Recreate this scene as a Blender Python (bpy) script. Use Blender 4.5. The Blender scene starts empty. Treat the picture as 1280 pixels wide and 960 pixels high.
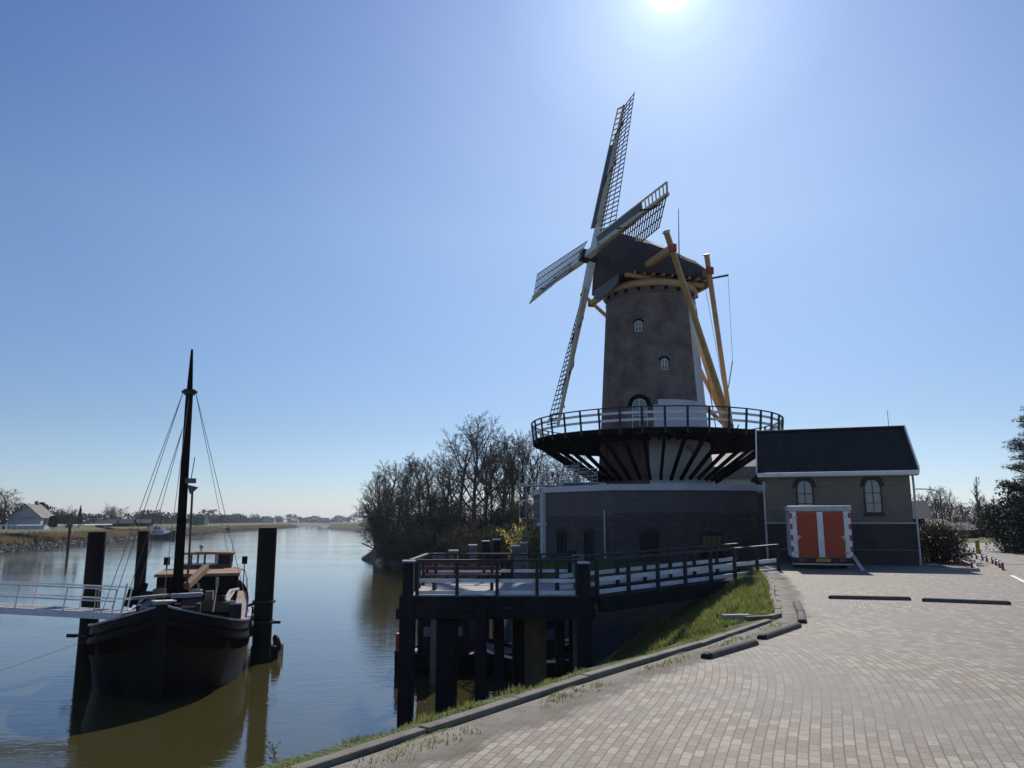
AIR, DUST, OZONE = 1.0, .25, 3.0
AUREOLE = 14.0
SKYS, SUNS, EXPO, HAZE = .10, 4.0, 0.10, .00015
import bpy, math, random
import numpy as np
from math import sin, cos, pi, radians, sqrt, atan2, hypot
from mathutils import Vector, Matrix
random.seed(7); RNG = np.random.default_rng(7)
scene = bpy.context.scene
COL = scene.collection

# ------------------------------------------------------------------ camera
F = 960.0; TP = 172 / 960.0; CP = 1 / hypot(1, TP); SP = TP * CP; EYE = 1.7
cam_d = bpy.data.cameras.new('camera'); cam = bpy.data.objects.new('camera', cam_d); COL.objects.link(cam)
cam_d.sensor_width = 36; cam_d.lens = 36 * F / 1280; cam_d.clip_end = 12000; cam_d.clip_start = 0.05
cam.location = (0, 0, EYE); cam.rotation_euler = (pi / 2 + math.atan(TP), 0, 0)
scene.camera = cam

def at(px, py, Y):
    """world point seen in photo pixel (1280x960) at ground distance Y - used to measure the place"""
    x = (px - 640) / F; y = (480 - py) / F
    d = Vector((x, CP - y * SP, SP + y * CP))
    return d * (Y / d.y) + Vector((0, 0, EYE))
def atz(px, py, z):
    x = (px - 640) / F; y = (480 - py) / F
    d = Vector((x, CP - y * SP, SP + y * CP))
    return d * ((z - EYE) / d.z) + Vector((0, 0, EYE))

# ------------------------------------------------------------------ materials
MATS = {}
def new_mat(name):
    m = bpy.data.materials.new(name); m.use_nodes = True
    nt = m.node_tree; b = nt.nodes['Principled BSDF']; MATS[name] = m
    return m, nt, b
def N(nt, t, **kw):
    n = nt.nodes.new(t)
    for k, v in kw.items(): setattr(n, k, v)
    return n
def mixc(nt, a, b, fac, mode='MIX'):
    n = N(nt, 'ShaderNodeMix', data_type='RGBA', blend_type=mode)
    for sock, v in ((n.inputs[6], a), (n.inputs[7], b), (n.inputs[0], fac)):
        if hasattr(v, 'is_linked') or hasattr(v, 'links'): nt.links.new(v, sock)
        elif isinstance(v, (int, float)): sock.default_value = v
        else: sock.default_value = (*v, 1)
    return n.outputs[2]
def ramp(nt, src, stops):
    r = N(nt, 'ShaderNodeValToRGB'); nt.links.new(src, r.inputs[0])
    e = r.color_ramp.elements
    while len(e) < len(stops): e.new(0.5)
    for el, (p, c) in zip(e, stops):
        el.position = p; el.color = (*c, 1) if not isinstance(c, (int, float)) else (c, c, c, 1)
    return r.outputs[0]
def noise(nt, vec, scale, detail=4, rough=.55, dist=0.):
    n = N(nt, 'ShaderNodeTexNoise'); n.inputs['Scale'].default_value = scale
    n.inputs['Detail'].default_value = detail; n.inputs['Roughness'].default_value = rough
    n.inputs['Distortion'].default_value = dist
    if vec is not None: nt.links.new(vec, n.inputs['Vector'])
    return n.outputs[0]
def coords(nt, kind='Object', scale=None, rot=None):
    if kind == 'World':
        g = N(nt, 'ShaderNodeNewGeometry'); o = g.outputs['Position']
    else:
        o = N(nt, 'ShaderNodeTexCoord').outputs[kind]
    if scale or rot:
        mp = N(nt, 'ShaderNodeMapping'); nt.links.new(o, mp.inputs[0])
        if scale: mp.inputs['Scale'].default_value = scale
        if rot: mp.inputs['Rotation'].default_value = rot
        o = mp.outputs[0]
    return o
def bump(nt, b, h, strength=.3, dist=.02):
    n = N(nt, 'ShaderNodeBump'); n.inputs['Strength'].default_value = strength; n.inputs['Distance'].default_value = dist
    nt.links.new(h, n.inputs['Height']); nt.links.new(n.outputs[0], b.inputs['Normal'])

def plain(name, c, rough=.7, var=.25, scale=3., metal=0., spec=.5, bmp=.15, dirt=None, stretch=None):
    """painted / wooden / metal surface with uneven colour, wear and a fine bump"""
    m, nt, b = new_mat(name)
    co = coords(nt, 'Object', scale=stretch)
    n1 = noise(nt, co, scale, 6); n2 = noise(nt, co, scale * 9, 3)
    lo = tuple(x * (1 - var) for x in c); hi = tuple(min(1, x * (1 + var)) for x in c)
    col = ramp(nt, n1, [(.3, lo), (.7, hi)])
    col = mixc(nt, col, tuple(x * .55 for x in c) if dirt is None else dirt, ramp(nt, n2, [(.52, 0.), (.75, .5)]))
    nt.links.new(col, b.inputs['Base Color'])
    b.inputs['Roughness'].default_value = rough; b.inputs['Metallic'].default_value = metal
    b.inputs['Specular IOR Level'].default_value = spec
    if bmp: bump(nt, b, n2, bmp, .01)
    return m

def brick(name, c1, c2, mortar, w=.22, h=.07, var=.3, kind='UV', rough=.85, ms=.008, bias=0, stain=.25):
    m, nt, b = new_mat(name)
    co = coords(nt, kind)
    br = N(nt, 'ShaderNodeTexBrick'); nt.links.new(co, br.inputs['Vector'])
    br.inputs['Scale'].default_value = 1; br.inputs['Brick Width'].default_value = w; br.inputs['Row Height'].default_value = h
    br.inputs['Mortar Size'].default_value = ms; br.inputs['Mortar Smooth'].default_value = .3; br.inputs['Bias'].default_value = bias
    br.inputs['Color1'].default_value = (*c1, 1); br.inputs['Color2'].default_value = (*c2, 1); br.inputs['Mortar'].default_value = (*mortar, 1)
    n1 = noise(nt, co, .9, 6, .65); n2 = noise(nt, co, 14, 2)
    col = mixc(nt, br.outputs[0], tuple(x * (1 - var) for x in c1), ramp(nt, n1, [(.38, 0.), (.68, stain * 2.4)]))
    col = mixc(nt, col, tuple(min(1, x * 1.5) for x in c2), ramp(nt, n2, [(.6, 0.), (.8, .5)]))
    nt.links.new(col, b.inputs['Base Color']); b.inputs['Roughness'].default_value = rough
    b.inputs['Specular IOR Level'].default_value = .3
    bump(nt, b, br.outputs[1], -.6, .006)
    return m

plain('white_paint', (.82, .81, .79), .55, .1, 2.5, dirt=(.45, .42, .36))
plain('white_lime', (.66, .64, .64), .85, .1, 1.1, dirt=(.40, .38, .36))
plain('grey_trim', (.42, .43, .45), .6, .12, 2)
plain('blue_grey_board', (.10, .12, .16), .6, .15, 2)
plain('black_paint', (.02, .02, .022), .6, .3, 3)
plain('black_tar', (.010, .009, .009), 1., .4, 2, spec=0)
plain('iron', (.03, .03, .035), .45, .3, 5, metal=.6)
plain('oiled_wood', (.58, .37, .16), .6, .22, 2.2, stretch=(1, 1, 1))
plain('cream_wood', (.68, .57, .42), .6, .15, 3)
plain('gold_band', (.55, .36, .20), .6, .2, 2)
plain('lattice_wood', (.035, .03, .03), .7, .3, 4)
plain('cap_thatch', (.045, .030, .032), .8, .3, 3, stretch=(1, 1, 6))
plain('concrete', (.34, .33, .31), .85, .18, 2.5, dirt=(.16, .15, .13))
plain('kerb_stone', (.19, .165, .135), .9, .35, 3, dirt=(.07, .07, .045))
plain('rubber', (.12, .105, .09), .85, .3, 6, dirt=(.19, .17, .14), spec=.25)
plain('rubber_end', (.015, .015, .015), .8, .3, 6)
plain('steel_galv', (.42, .43, .45), .45, .15, 4, metal=.55)
plain('riprap_stone', (.10, .095, .085), .9, .5, 1.5, dirt=(.03, .028, .025))
plain('lead_grey', (.27, .27, .27), .7, .15, 4)
plain('pile_steel', (.010, .007, .006), .85, .5, 1.6, dirt=(.032, .014, .009), spec=.25)
plain('dark_timber', (.019, .017, .017), .9, .35, 3, dirt=(.055, .05, .045), spec=.3, stretch=(1, 1, .4))
plain('wet_timber', (.014, .013, .012), .8, .35, 3)
plain('grey_timber', (.16, .15, .145), .85, .25, 3)
plain('deck_board', (.36, .34, .32), .8, .2, 3, stretch=(.3, 6, 1), dirt=(.2, .18, .16))
plain('brown_timber', (.22, .155, .08), .9, .35, 2, dirt=(.05, .04, .02))
plain('bench_red', (.13, .02, .02), .5, .2, 3)
plain('hull_black', (.006, .0055, .0055), .55, .5, 1.6, dirt=(.035, .02, .014), bmp=.35, spec=.2, stretch=(1.2, 1.2, .3))
plain('hull_brown', (.016, .008, .005), .8, .4, 1.2, dirt=(.04, .02, .012), spec=0)
plain('deck_paint', (.30, .22, .19), .75, .25, 2, dirt=(.38, .36, .34))
plain('tan_hatch', (.30, .17, .085), .6, .18, 1.6, dirt=(.17, .09, .05))
plain('varnish', (.13, .055, .028), .35, .3, 3)
plain('rope', (.16, .15, .14), .9, .2, 8)
plain('pale_rope', (.40, .37, .28), .9, .2, 8)
plain('red_paint', (.42, .052, .014), .55, .15, 1.6, dirt=(.28, .035, .012))
plain('orange_red', (.50, .05, .03), .55, .15, 3)
plain('signal_red', (.45, .04, .06), .5, .1, 3)
plain('yellow_paint', (.60, .34, .03), .5, .15, 3)
plain('lamp_red', (.35, .02, .02), .25, .1, 4, bmp=0)
plain('pink_deck', (.38, .20, .20), .7, .2, 3)
plain('green_paint', (.03, .10, .08), .6, .2, 3)
plain('bark', (.055, .045, .036), .95, .35, 4)
plain('bark_far', (.075, .062, .050), .95, .35, 4)
plain('twig', (.060, .048, .038), .9, .3, 2)
plain('twig_olive', (.055, .050, .028), .9, .35, 1)
plain('twig_far', (.12, .105, .09), .9, .3, 1)
plain('catkin', (.42, .36, .12), .9, .3, 3)
plain('evergreen', (.012, .018, .012), .8, .5, 1.2)
plain('evergreen_mid', (.03, .045, .022), .8, .4, 1.2)
plain('leaf_bush', (.06, .05, .028), .5, .5, 2)
plain('willow_leaf', (.12, .14, .04), .8, .4, 1)
plain('treeline', (.060, .062, .050), .95, .5, .02)
plain('grass_blade', (.085, .125, .022), .7, .45, 2.2, bmp=0)
plain('dry_grass', (.24, .19, .09), .8, .4, 2.5, bmp=0)
plain('reed', (.17, .125, .07), .9, .35, .3, bmp=0)
plain('far_wall', (.52, .54, .58), .85, .08, .5)
plain('far_brick', (.28, .14, .09), .85, .2, .6)
plain('far_roof', (.15, .14, .13), .8, .2, .5)
plain('dark_roof', (.04, .038, .04), .7, .3, .5)
plain('contrail', (.95, .95, .95), 1, .02, .01, bmp=0)
def translucent(name, f=.5, boost=1.6):
    m = MATS[name]; nt = m.node_tree; b = nt.nodes['Principled BSDF']; o = nt.nodes['Material Output']
    t = N(nt, 'ShaderNodeBsdfTranslucent'); mx = N(nt, 'ShaderNodeMixShader'); mx.inputs[0].default_value = f
    l = b.inputs['Base Color'].links[0].from_socket
    bc = N(nt, 'ShaderNodeVectorMath', operation='SCALE'); nt.links.new(l, bc.inputs[0]); bc.inputs['Scale'].default_value = boost
    nt.links.new(bc.outputs[0], t.inputs[0]); nt.links.new(b.outputs[0], mx.inputs[1]); nt.links.new(t.outputs[0], mx.inputs[2]); nt.links.new(mx.outputs[0], o.inputs['Surface'])
for k_, f_, q_ in (('contrail', .9, 1), ('grass_blade', .55, 2.0), ('dry_grass', .5, 1.3), ('reed', .4, 1.2), ('catkin', .5, 1.5), ('willow_leaf', .5, 1.5), ('leaf_bush', .3, 1.6), ('twig_olive', .25, 1.2)): translucent(k_, f_, q_)

def glassy(name, c, rough=.08, spec=.9):
    m, nt, b = new_mat(name)
    b.inputs['Base Color'].default_value = (*c, 1); b.inputs['Specular IOR Level'].default_value = spec
    n1 = noise(nt, coords(nt), 3, 2); nt.links.new(ramp(nt, n1, [(.3, rough), (.8, rough + .1)]), b.inputs['Roughness'])
    bump(nt, b, noise(nt, coords(nt), 1.3, 1), .12, .05)
    return m
glassy('pane_glass', (.16, .19, .20), .06)
glassy('dark_glass', (.012, .012, .014), .3, .2)
m, nt, b = new_mat('clear_glass'); b.inputs['Base Color'].default_value = (.8, .9, .95, 1); b.inputs['Alpha'].default_value = .25; b.inputs['Roughness'].default_value = .05

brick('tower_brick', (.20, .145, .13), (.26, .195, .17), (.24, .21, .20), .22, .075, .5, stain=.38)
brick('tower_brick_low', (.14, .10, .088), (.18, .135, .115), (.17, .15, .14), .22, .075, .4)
brick('base_brick', (.15, .128, .135), (.19, .165, .17), (.09, .08, .08), .24, .11, .3, ms=.014)
brick('base_brick_new', (.115, .098, .10), (.125, .11, .112), (.11, .10, .10), .24, .11, .15, ms=.008)
brick('base_brick_old', (.105, .085, .085), (.165, .135, .13), (.05, .045, .045), .24, .11, .4, ms=.018)
brick('shed_brick', (.20, .165, .125), (.26, .215, .165), (.20, .18, .16), .22, .07, .25)
brick('shed_plinth', (.055, .048, .046), (.085, .072, .068), (.06, .055, .05), .22, .07, .4)

# roof tiles (interlocking, in rows)
def tiles(name, c1, c2, rough=.5, w=.24, h=.32):
    m, nt, b = new_mat(name)
    co = coords(nt, 'UV')
    br = N(nt, 'ShaderNodeTexBrick', offset=0.); nt.links.new(co, br.inputs['Vector'])
    br.inputs['Scale'].default_value = 1; br.inputs['Brick Width'].default_value = w; br.inputs['Row Height'].default_value = h
    br.inputs['Mortar Size'].default_value = .025; br.inputs['Mortar Smooth'].default_value = .8
    br.inputs['Color1'].default_value = (*c1, 1); br.inputs['Color2'].default_value = (*c2, 1)
    br.inputs['Mortar'].default_value = (*[x * .35 for x in c1], 1)
    n1 = noise(nt, co, .8, 5)
    nt.links.new(mixc(nt, br.outputs[0], tuple(x * .5 for x in c1), ramp(nt, n1, [(.45, 0.), (.7, .5)])), b.inputs['Base Color'])
    b.inputs['Roughness'].default_value = rough
    bump(nt, b, br.outputs[1], -1, .05)
tiles('dark_tile', (.014, .015, .018), (.02, .021, .024), .9)
tiles('red_tile', (.42, .17, .11), (.55, .28, .20), .28, .26, .34)

# small clay pavers, laid in gently swinging courses
def paving_mat(name, c1, c2, light, mortar, w=.185, h=.088, rot=0.):
    m, nt, b = new_mat(name)
    co = coords(nt, 'World', rot=(0, 0, rot))
    wob = N(nt, 'ShaderNodeTexNoise'); wob.inputs['Scale'].default_value = .11; wob.inputs['Detail'].default_value = 0; nt.links.new(co, wob.inputs['Vector'])
    sub = N(nt, 'ShaderNodeVectorMath', operation='SUBTRACT'); nt.links.new(wob.outputs[1], sub.inputs[0]); sub.inputs[1].default_value = (.5, .5, .5)
    sc = N(nt, 'ShaderNodeVectorMath', operation='SCALE'); nt.links.new(sub.outputs[0], sc.inputs[0]); sc.inputs['Scale'].default_value = 3.2
    ad = N(nt, 'ShaderNodeVectorMath', operation='ADD'); nt.links.new(co, ad.inputs[0]); nt.links.new(sc.outputs[0], ad.inputs[1])
    v = ad.outputs[0]
    br = N(nt, 'ShaderNodeTexBrick'); nt.links.new(v, br.inputs['Vector'])
    br.inputs['Scale'].default_value = 1; br.inputs['Brick Width'].default_value = w; br.inputs['Row Height'].default_value = h
    br.inputs['Mortar Size'].default_value = .009; br.inputs['Mortar Smooth'].default_value = .45
    br.inputs['Color1'].default_value = (*c1, 1); br.inputs['Color2'].default_value = (*c2, 1); br.inputs['Mortar'].default_value = (*mortar, 1)
    # a second hash per paver, for the scattered pale ones
    br2 = N(nt, 'ShaderNodeTexBrick'); nt.links.new(v, br2.inputs['Vector'])
    for k, val in (('Scale', 1), ('Brick Width', w), ('Row Height', h), ('Mortar Size', .006), ('Mortar Smooth', .45)): br2.inputs[k].default_value = val
    br2.inputs['Color1'].default_value = (0, 0, 0, 1); br2.inputs['Color2'].default_value = (1, 1, 1, 1); br2.inputs['Mortar'].default_value = (0, 0, 0, 1)
    pale = ramp(nt, br2.outputs[0], [(.40, 0.), (.72, .28), (.96, .85)])
    col = mixc(nt, br.outputs[0], light, pale)
    # sand in the joints and worn patches
    n1 = noise(nt, co, .35, 5, .6); n2 = noise(nt, co, 2.2, 5, .65); n3 = noise(nt, co, 38, 3)
    col = mixc(nt, col, (.215, .195, .17), ramp(nt, n1, [(.46, 0.), (.64, .75)]))
    col = mixc(nt, col, (.115, .10, .09), ramp(nt, n2, [(.56, 0.), (.78, .55)]))
    col = mixc(nt, col, (.10, .085, .075), ramp(nt, n3, [(.54, 0.), (.76, .7)]))
    nt.links.new(col, b.inputs['Base Color']); b.inputs['Roughness'].default_value = .78
    b.inputs['Specular IOR Level'].default_value = .35
    hsum = N(nt, 'ShaderNodeMath', operation='MULTIPLY_ADD'); nt.links.new(n3, hsum.inputs[0]); hsum.inputs[1].default_value = -.5; nt.links.new(br.outputs[1], hsum.inputs[2])
    bump(nt, b, hsum.outputs[0], -.55, .008)
paving_mat('clay_paving', (.225, .185, .137), (.325, .275, .208), (.385, .345, .262), (.115, .078, .062), rot=-1.32)
paving_mat('grey_paving', (.22, .20, .19), (.26, .24, .22), (.32, .30, .28), (.12, .11, .10), .3, .3, rot=-.4)

m, nt, b = new_mat('road_surface')
co = coords(nt, 'World'); n1 = noise(nt, co, .25, 6); n2 = noise(nt, co, 30, 3)
col = ramp(nt, n1, [(.3, (.24, .23, .215)), (.7, (.31, .30, .28))]); col = mixc(nt, col, (.14, .135, .13), ramp(nt, n2, [(.55, 0.), (.75, .6)]))
nt.links.new(col, b.inputs['Base Color']); b.inputs['Roughness'].default_value = .85; bump(nt, b, n2, .3, .01)

# sand strip beside the kerb
m, nt, b = new_mat('sand_dirt')
co = coords(nt, 'World'); n1 = noise(nt, co, 1.4, 7, .7); n2 = noise(nt, co, 45, 3)
col = ramp(nt, n1, [(.32, (.15, .14, .085)), (.5, (.21, .185, .15)), (.7, (.25, .225, .19))]); col = mixc(nt, col, (.11, .09, .06), ramp(nt, n2, [(.52, 0.), (.75, .7)]))
nt.links.new(col, b.inputs['Base Color']); b.inputs['Roughness'].default_value = .95; bump(nt, b, n2, .8, .015)

m, nt, b = new_mat('sand_edge')
co = coords(nt, 'World'); n1 = noise(nt, co, 1.4, 7, .7); n2 = noise(nt, co, 45, 3)
col = ramp(nt, n1, [(.30, (.17, .155, .095)), (.5, (.28, .245, .195)), (.7, (.33, .295, .24))]); col = mixc(nt, col, (.11, .09, .06), ramp(nt, n2, [(.52, 0.), (.75, .7)]))
nt.links.new(col, b.inputs['Base Color']); b.inputs['Roughness'].default_value = .95; bump(nt, b, n2, .8, .015)
sp_ = N(nt, 'ShaderNodeSeparateXYZ'); nt.links.new(coords(nt, 'UV'), sp_.inputs[0])
n4 = noise(nt, co, 1.1, 8, .72)
q_ = N(nt, 'ShaderNodeMath', operation='SUBTRACT'); nt.links.new(n4, q_.inputs[0]); nt.links.new(sp_.outputs[1], q_.inputs[1])
nt.links.new(ramp(nt, q_.outputs[0], [(0., 0.), (.16, .55), (.4, 1.)]), b.inputs['Alpha'])

# ground: grass on top, brown reeds on the slope, stones at the waterline
m, nt, b = new_mat('ground_cover')
co = coords(nt, 'World')
sep = N(nt, 'ShaderNodeSeparateXYZ'); nt.links.new(co, sep.inputs[0])
n1 = noise(nt, co, .35, 6, .7); n2 = noise(nt, co, 4, 4, .7); n3 = noise(nt, co, 26, 3)
hz = N(nt, 'ShaderNodeMath', operation='MULTIPLY_ADD'); nt.links.new(n1, hz.inputs[0]); hz.inputs[1].default_value = 1.2; nt.links.new(sep.outputs[2], hz.inputs[2])
mr = N(nt, 'ShaderNodeMapRange'); nt.links.new(hz.outputs[0], mr.inputs[0]); mr.inputs[1].default_value = -4.4; mr.inputs[2].default_value = 1.6
grass = ramp(nt, n2, [(.25, (.04, .06, .012)), (.5, (.075, .105, .02)), (.75, (.12, .125, .04))])
reed = ramp(nt, n2, [(.3, (.085, .06, .03)), (.7, (.16, .115, .06))])
stone = ramp(nt, n3, [(.4, (.025, .022, .018)), (.55, (.07, .065, .058)), (.75, (.16, .155, .14))])
c = mixc(nt, stone, reed, ramp(nt, mr.outputs[0], [(.30, 0.), (.42, 1.)]))
c = mixc(nt, c, grass, ramp(nt, mr.outputs[0], [(.62, 0.), (.76, 1.)]))
nt.links.new(c, b.inputs['Base Color']); b.inputs['Roughness'].default_value = .95; bump(nt, b, n3, .8, .06)

# river water: turbid olive body under a rippled surface
m, nt, b = new_mat('river_water')
co = coords(nt, 'World')
mp = N(nt, 'ShaderNodeMapping'); nt.links.new(co, mp.inputs[0]); mp.inputs['Scale'].default_value = (.55, 1.5, 1); mp.inputs['Rotation'].default_value = (0, 0, .12)
r1 = noise(nt, mp.outputs[0], 1.9, 3, .5, .4); r2 = noise(nt, mp.outputs[0], 7.5, 2, .5, .3)
mp2 = N(nt, 'ShaderNodeMapping'); nt.links.new(co, mp2.inputs[0]); mp2.inputs['Scale'].default_value = (.012, .06, 1)
pat = noise(nt, mp2.outputs[0], 1.0, 4, .6)
am = ramp(nt, pat, [(.36, .25), (.5, .6), (.66, 1.)])
sm = N(nt, 'ShaderNodeMath', operation='MULTIPLY_ADD'); nt.links.new(r2, sm.inputs[0]); sm.inputs[1].default_value = .28; nt.links.new(r1, sm.inputs[2])
ml = N(nt, 'ShaderNodeMath', operation='MULTIPLY'); nt.links.new(sm.outputs[0], ml.inputs[0]); nt.links.new(am, ml.inputs[1])
bump(nt, b, ml.outputs[0], .24, .07)
nt.links.new(ramp(nt, noise(nt, co, .02, 3), [(.3, (.058, .052, .018)), (.7, (.072, .064, .024))]), b.inputs['Base Color'])
b.inputs['Roughness'].default_value = .05; b.inputs['IOR'].default_value = 1.78; b.inputs['Specular Tint'].default_value = (.92, 1.0, 1.18, 1)

# ------------------------------------------------------------------ mesh helpers
class MB:
    def __init__(s): s.v = []; s.f = []; s.mi = []; s.k = 0; s.lc = []
    def mat(s, k): s.k = k; return s
    def add(s, vs, fs):
        o = len(s.v); s.v += [tuple(p) for p in vs]; s.f += [tuple(i + o for i in f) for f in fs]; s.mi += [s.k] * len(fs); return s
    def quad(s, *p): return s.add(p, [tuple(range(len(p)))])
    def box(s, c, d, rz=0, R=None, taper=1.):
        R = R or Matrix.Rotation(rz, 3, 'Z'); vs = []
        for z in (-.5, .5):
            t = taper if z > 0 else 1
            for x, y in ((-.5, -.5), (.5, -.5), (.5, .5), (-.5, .5)):
                vs.append(Vector(c) + R @ Vector((x * d[0] * t, y * d[1] * t, z * d[2])))
        return s.add(vs, [(3, 2, 1, 0), (4, 5, 6, 7), (0, 1, 5, 4), (1, 2, 6, 5), (2, 3, 7, 6), (3, 0, 4, 7)])
    def bar(s, a, b, w, h=None, up=(0, 0, 1), w1=None, h1=None):
        """rectangular beam from a to b; w across, h along up"""
        a = Vector(a); b = Vector(b); h = w if h is None else h; w1 = w if w1 is None else w1; h1 = h if h1 is None else h1
        d = (b - a).normalized(); up = Vector(up)
        if abs(d.dot(up.normalized())) > .98: up = Vector((0, 1, 0))
        x = d.cross(up).normalized(); y = x.cross(d)
        vs = []
        for p, ww, hh in ((a, w, h), (b, w1, h1)):
            for i, j in ((-1, -1), (1, -1), (1, 1), (-1, 1)): vs.append(p + x * (i * ww / 2) + y * (j * hh / 2))
        return s.add(vs, [(0, 1, 2, 3), (7, 6, 5, 4), (0, 4, 5, 1), (1, 5, 6, 2), (2, 6, 7, 3), (3, 7, 4, 0)])
    def tube(s, a, b, r, r1=None, n=8, cap=True):
        a = Vector(a); b = Vector(b); r1 = r if r1 is None else r1
        d = (b - a); d = d.normalized() if d.length > 1e-9 else Vector((0, 0, 1))
        x = d.orthogonal().normalized(); y = d.cross(x)
        vs = [p + x * (cos(2 * pi * i / n) * q) + y * (sin(2 * pi * i / n) * q) for p, q in ((a, r), (b, r1)) for i in range(n)]
        fs = [(i, (i + 1) % n, n + (i + 1) % n, n + i) for i in range(n)]
        if cap: fs += [tuple(range(n - 1, -1, -1)), tuple(range(n, 2 * n))]
        return s.add(vs, fs)
    def path(s, pts, r, n=5):
        for a, b in zip(pts, pts[1:]): s.tube(a, b, r, r, n)
        return s
    def grid(s, rows, close=False):
        """rows: list of equally long point lists"""
        m_ = len(rows[0]); vs = [p for r in rows for p in r]; fs = []
        for i in range(len(rows) - 1):
            for j in range(m_ if close else m_ - 1):
                k = (j + 1) % m_
                fs.append((i * m_ + j, i * m_ + k, (i + 1) * m_ + k, (i + 1) * m_ + j))
        return s.add(vs, fs)
    def prism(s, poly, z0, z1):
        n = len(poly)
        vs = [(p[0], p[1], z0) for p in poly] + [(p[0], p[1], z1) for p in poly]
        return s.add(vs, [tuple(range(n - 1, -1, -1)), tuple(range(n, 2 * n))] + [(i, (i + 1) % n, n + (i + 1) % n, n + i) for i in range(n)])
    def slab(s, poly, ofs):
        """extrude a planar 3-D outline by the vector ofs"""
        n = len(poly); o = Vector(ofs); P = [Vector(p) for p in poly]
        return s.add(P + [p + o for p in P], [tuple(range(n - 1, -1, -1)), tuple(range(n, 2 * n))] + [(i, (i + 1) % n, n + (i + 1) % n, n + i) for i in range(n)])
    def ball(s, c, r, n=8, m_=6, sz=1.):
        c = Vector(c); rows = []
        for i in range(m_ + 1):
            t = pi * i / m_
            rows.append([c + Vector((cos(2 * pi * j / n) * sin(t) * r, sin(2 * pi * j / n) * sin(t) * r, cos(t) * r * sz)) for j in range(n)])
        return s.grid(rows, True)
    def torus(s, c, R, r, axis=(0, 1, 0), n=14, m_=6):
        c = Vector(c); ax = Vector(axis).normalized(); x = ax.orthogonal().normalized(); y = ax.cross(x); rows = []
        for i in range(n + 1):
            t = 2 * pi * i / n; d = x * cos(t) + y * sin(t)
            rows.append([c + d * (R + r * cos(2 * pi * j / m_)) + ax * (r * sin(2 * pi * j / m_)) for j in range(m_)])
        return s.grid(rows, True)
    def build(s, name, mats, parent=None, smooth=False, uv=None, bevel=0, world=True):
        me = bpy.data.meshes.new(name)
        if s.lc:                                   # leaves: random small rhombic faces, made in one go
            A = np.array([q[:4] for q in s.lc], float); n_ = len(A); u = RNG.normal(size=(n_, 3)); u /= np.linalg.norm(u, axis=1)[:, None]
            w_ = np.cross(u, RNG.normal(size=(n_, 3))); w_ /= np.linalg.norm(w_, axis=1)[:, None]
            u = u * A[:, 3:4]; w_ = w_ * A[:, 3:4] * RNG.uniform(.35, .7, (n_, 1)); C_ = A[:, :3]
            V = np.stack([C_ - u, C_ + w_, C_ + u, C_ - w_], 1).reshape(-1, 3); o_ = len(s.v)
            s.v += [tuple(q) for q in V.tolist()]; s.f += [(o_ + 4 * i, o_ + 4 * i + 1, o_ + 4 * i + 2, o_ + 4 * i + 3) for i in range(n_)]; s.mi += [q[4] for q in s.lc]
        o0 = Vector((0, 0, 0))
        if parent is not None and world:
            p = parent
            while p is not None: o0 += Vector(p.location); p = p.parent
        vs = [(p[0] - o0[0], p[1] - o0[1], p[2] - o0[2]) for p in s.v]
        me.from_pydata(vs, [], s.f)
        for m_ in (mats if isinstance(mats, (list, tuple)) else [mats]): me.materials.append(MATS[m_])
        me.polygons.foreach_set('material_index', s.mi)
        if smooth: me.polygons.foreach_set('use_smooth', [True] * len(s.f))
        me.update()
        if uv:
            L = me.uv_layers.new(name='UVMap')
            for pl in me.polygons:
                nn = pl.normal
                for li in pl.loop_indices:
                    q = me.vertices[me.loops[li].vertex_index].co
                    L.data[li].uv = uv(Vector(q), nn)
        ob = bpy.data.objects.new(name, me); COL.objects.link(ob)
        if parent is not None: ob.parent = parent
        if bevel:
            md = ob.modifiers.new('bevel', 'BEVEL'); md.width = bevel; md.segments = 2; md.limit_method = 'ANGLE'
        return ob

def wall_uv(p, n):
    t = Vector((-n.y, n.x, 0))
    if t.length < .1: return (p.x, p.y)
    t.normalize(); return (p.dot(t), p.z)
def roof_uv(p, n):
    t = Vector((-n.y, n.x, 0))
    if t.length < .05: return (p.x, p.y)
    t.normalize(); u = n.cross(t); return (p.dot(t), p.dot(u))

def tag(o, label=None, cat=None, group=None, kind=None):
    if label: o['label'] = label
    if cat: o['category'] = cat
    if group: o['group'] = group
    if kind: o['kind'] = kind
    return o
def empty(name, loc, label, cat, group=None, rz=0):
    o = bpy.data.objects.new(name, None); COL.objects.link(o); o.location = loc; o.rotation_euler = (0, 0, rz)
    o.empty_display_size = .3
    return tag(o, label, cat, group)
KIDS = {}
def copy_tree(o, parent=None):
    c = o.copy(); COL.objects.link(c)
    if parent is not None: c.parent = parent
    for ch in [x for x in COL.objects if x.parent is o]: copy_tree(ch, c)
    return c
# ------------------------------------------------------------------ terrain
WZ = -3.9
NEAR = [(-60, -60), (-14, -9.3), (-6.0, 0.0), (-1.50, 5.60), (0.80, 8.80), (2.6, 11.15), (4.42, 13.75), (4.95, 14.9), (5.5, 16.6), (6.7, 20.4), (7.9, 24.6), (8.6, 27.3),
        (9.4, 30), (10.4, 33.6), (9.6, 36.0), (4.2, 36.6), (1.0, 39.6), (.9, 44), (2.5, 52), (4, 62), (2, 76), (-4, 92), (-11, 106), (-17.5, 118), (-19.0, 126), (-14, 136), (0, 150),
        (-8, 200), (-44, 325), (-80, 452), (-150, 650), (-128, 700), (-150, 1000), (-170, 1400), (-100, 1700)]
LEFT = [(-130, -200), (-112, 60), (-111, 147), (-122, 205), (-140, 280), (-166, 400), (-192, 556), (-232, 800), (-290, 1110), (-345, 1370), (-262, 1500), (0, 1560), (100, 1700)]
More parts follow.
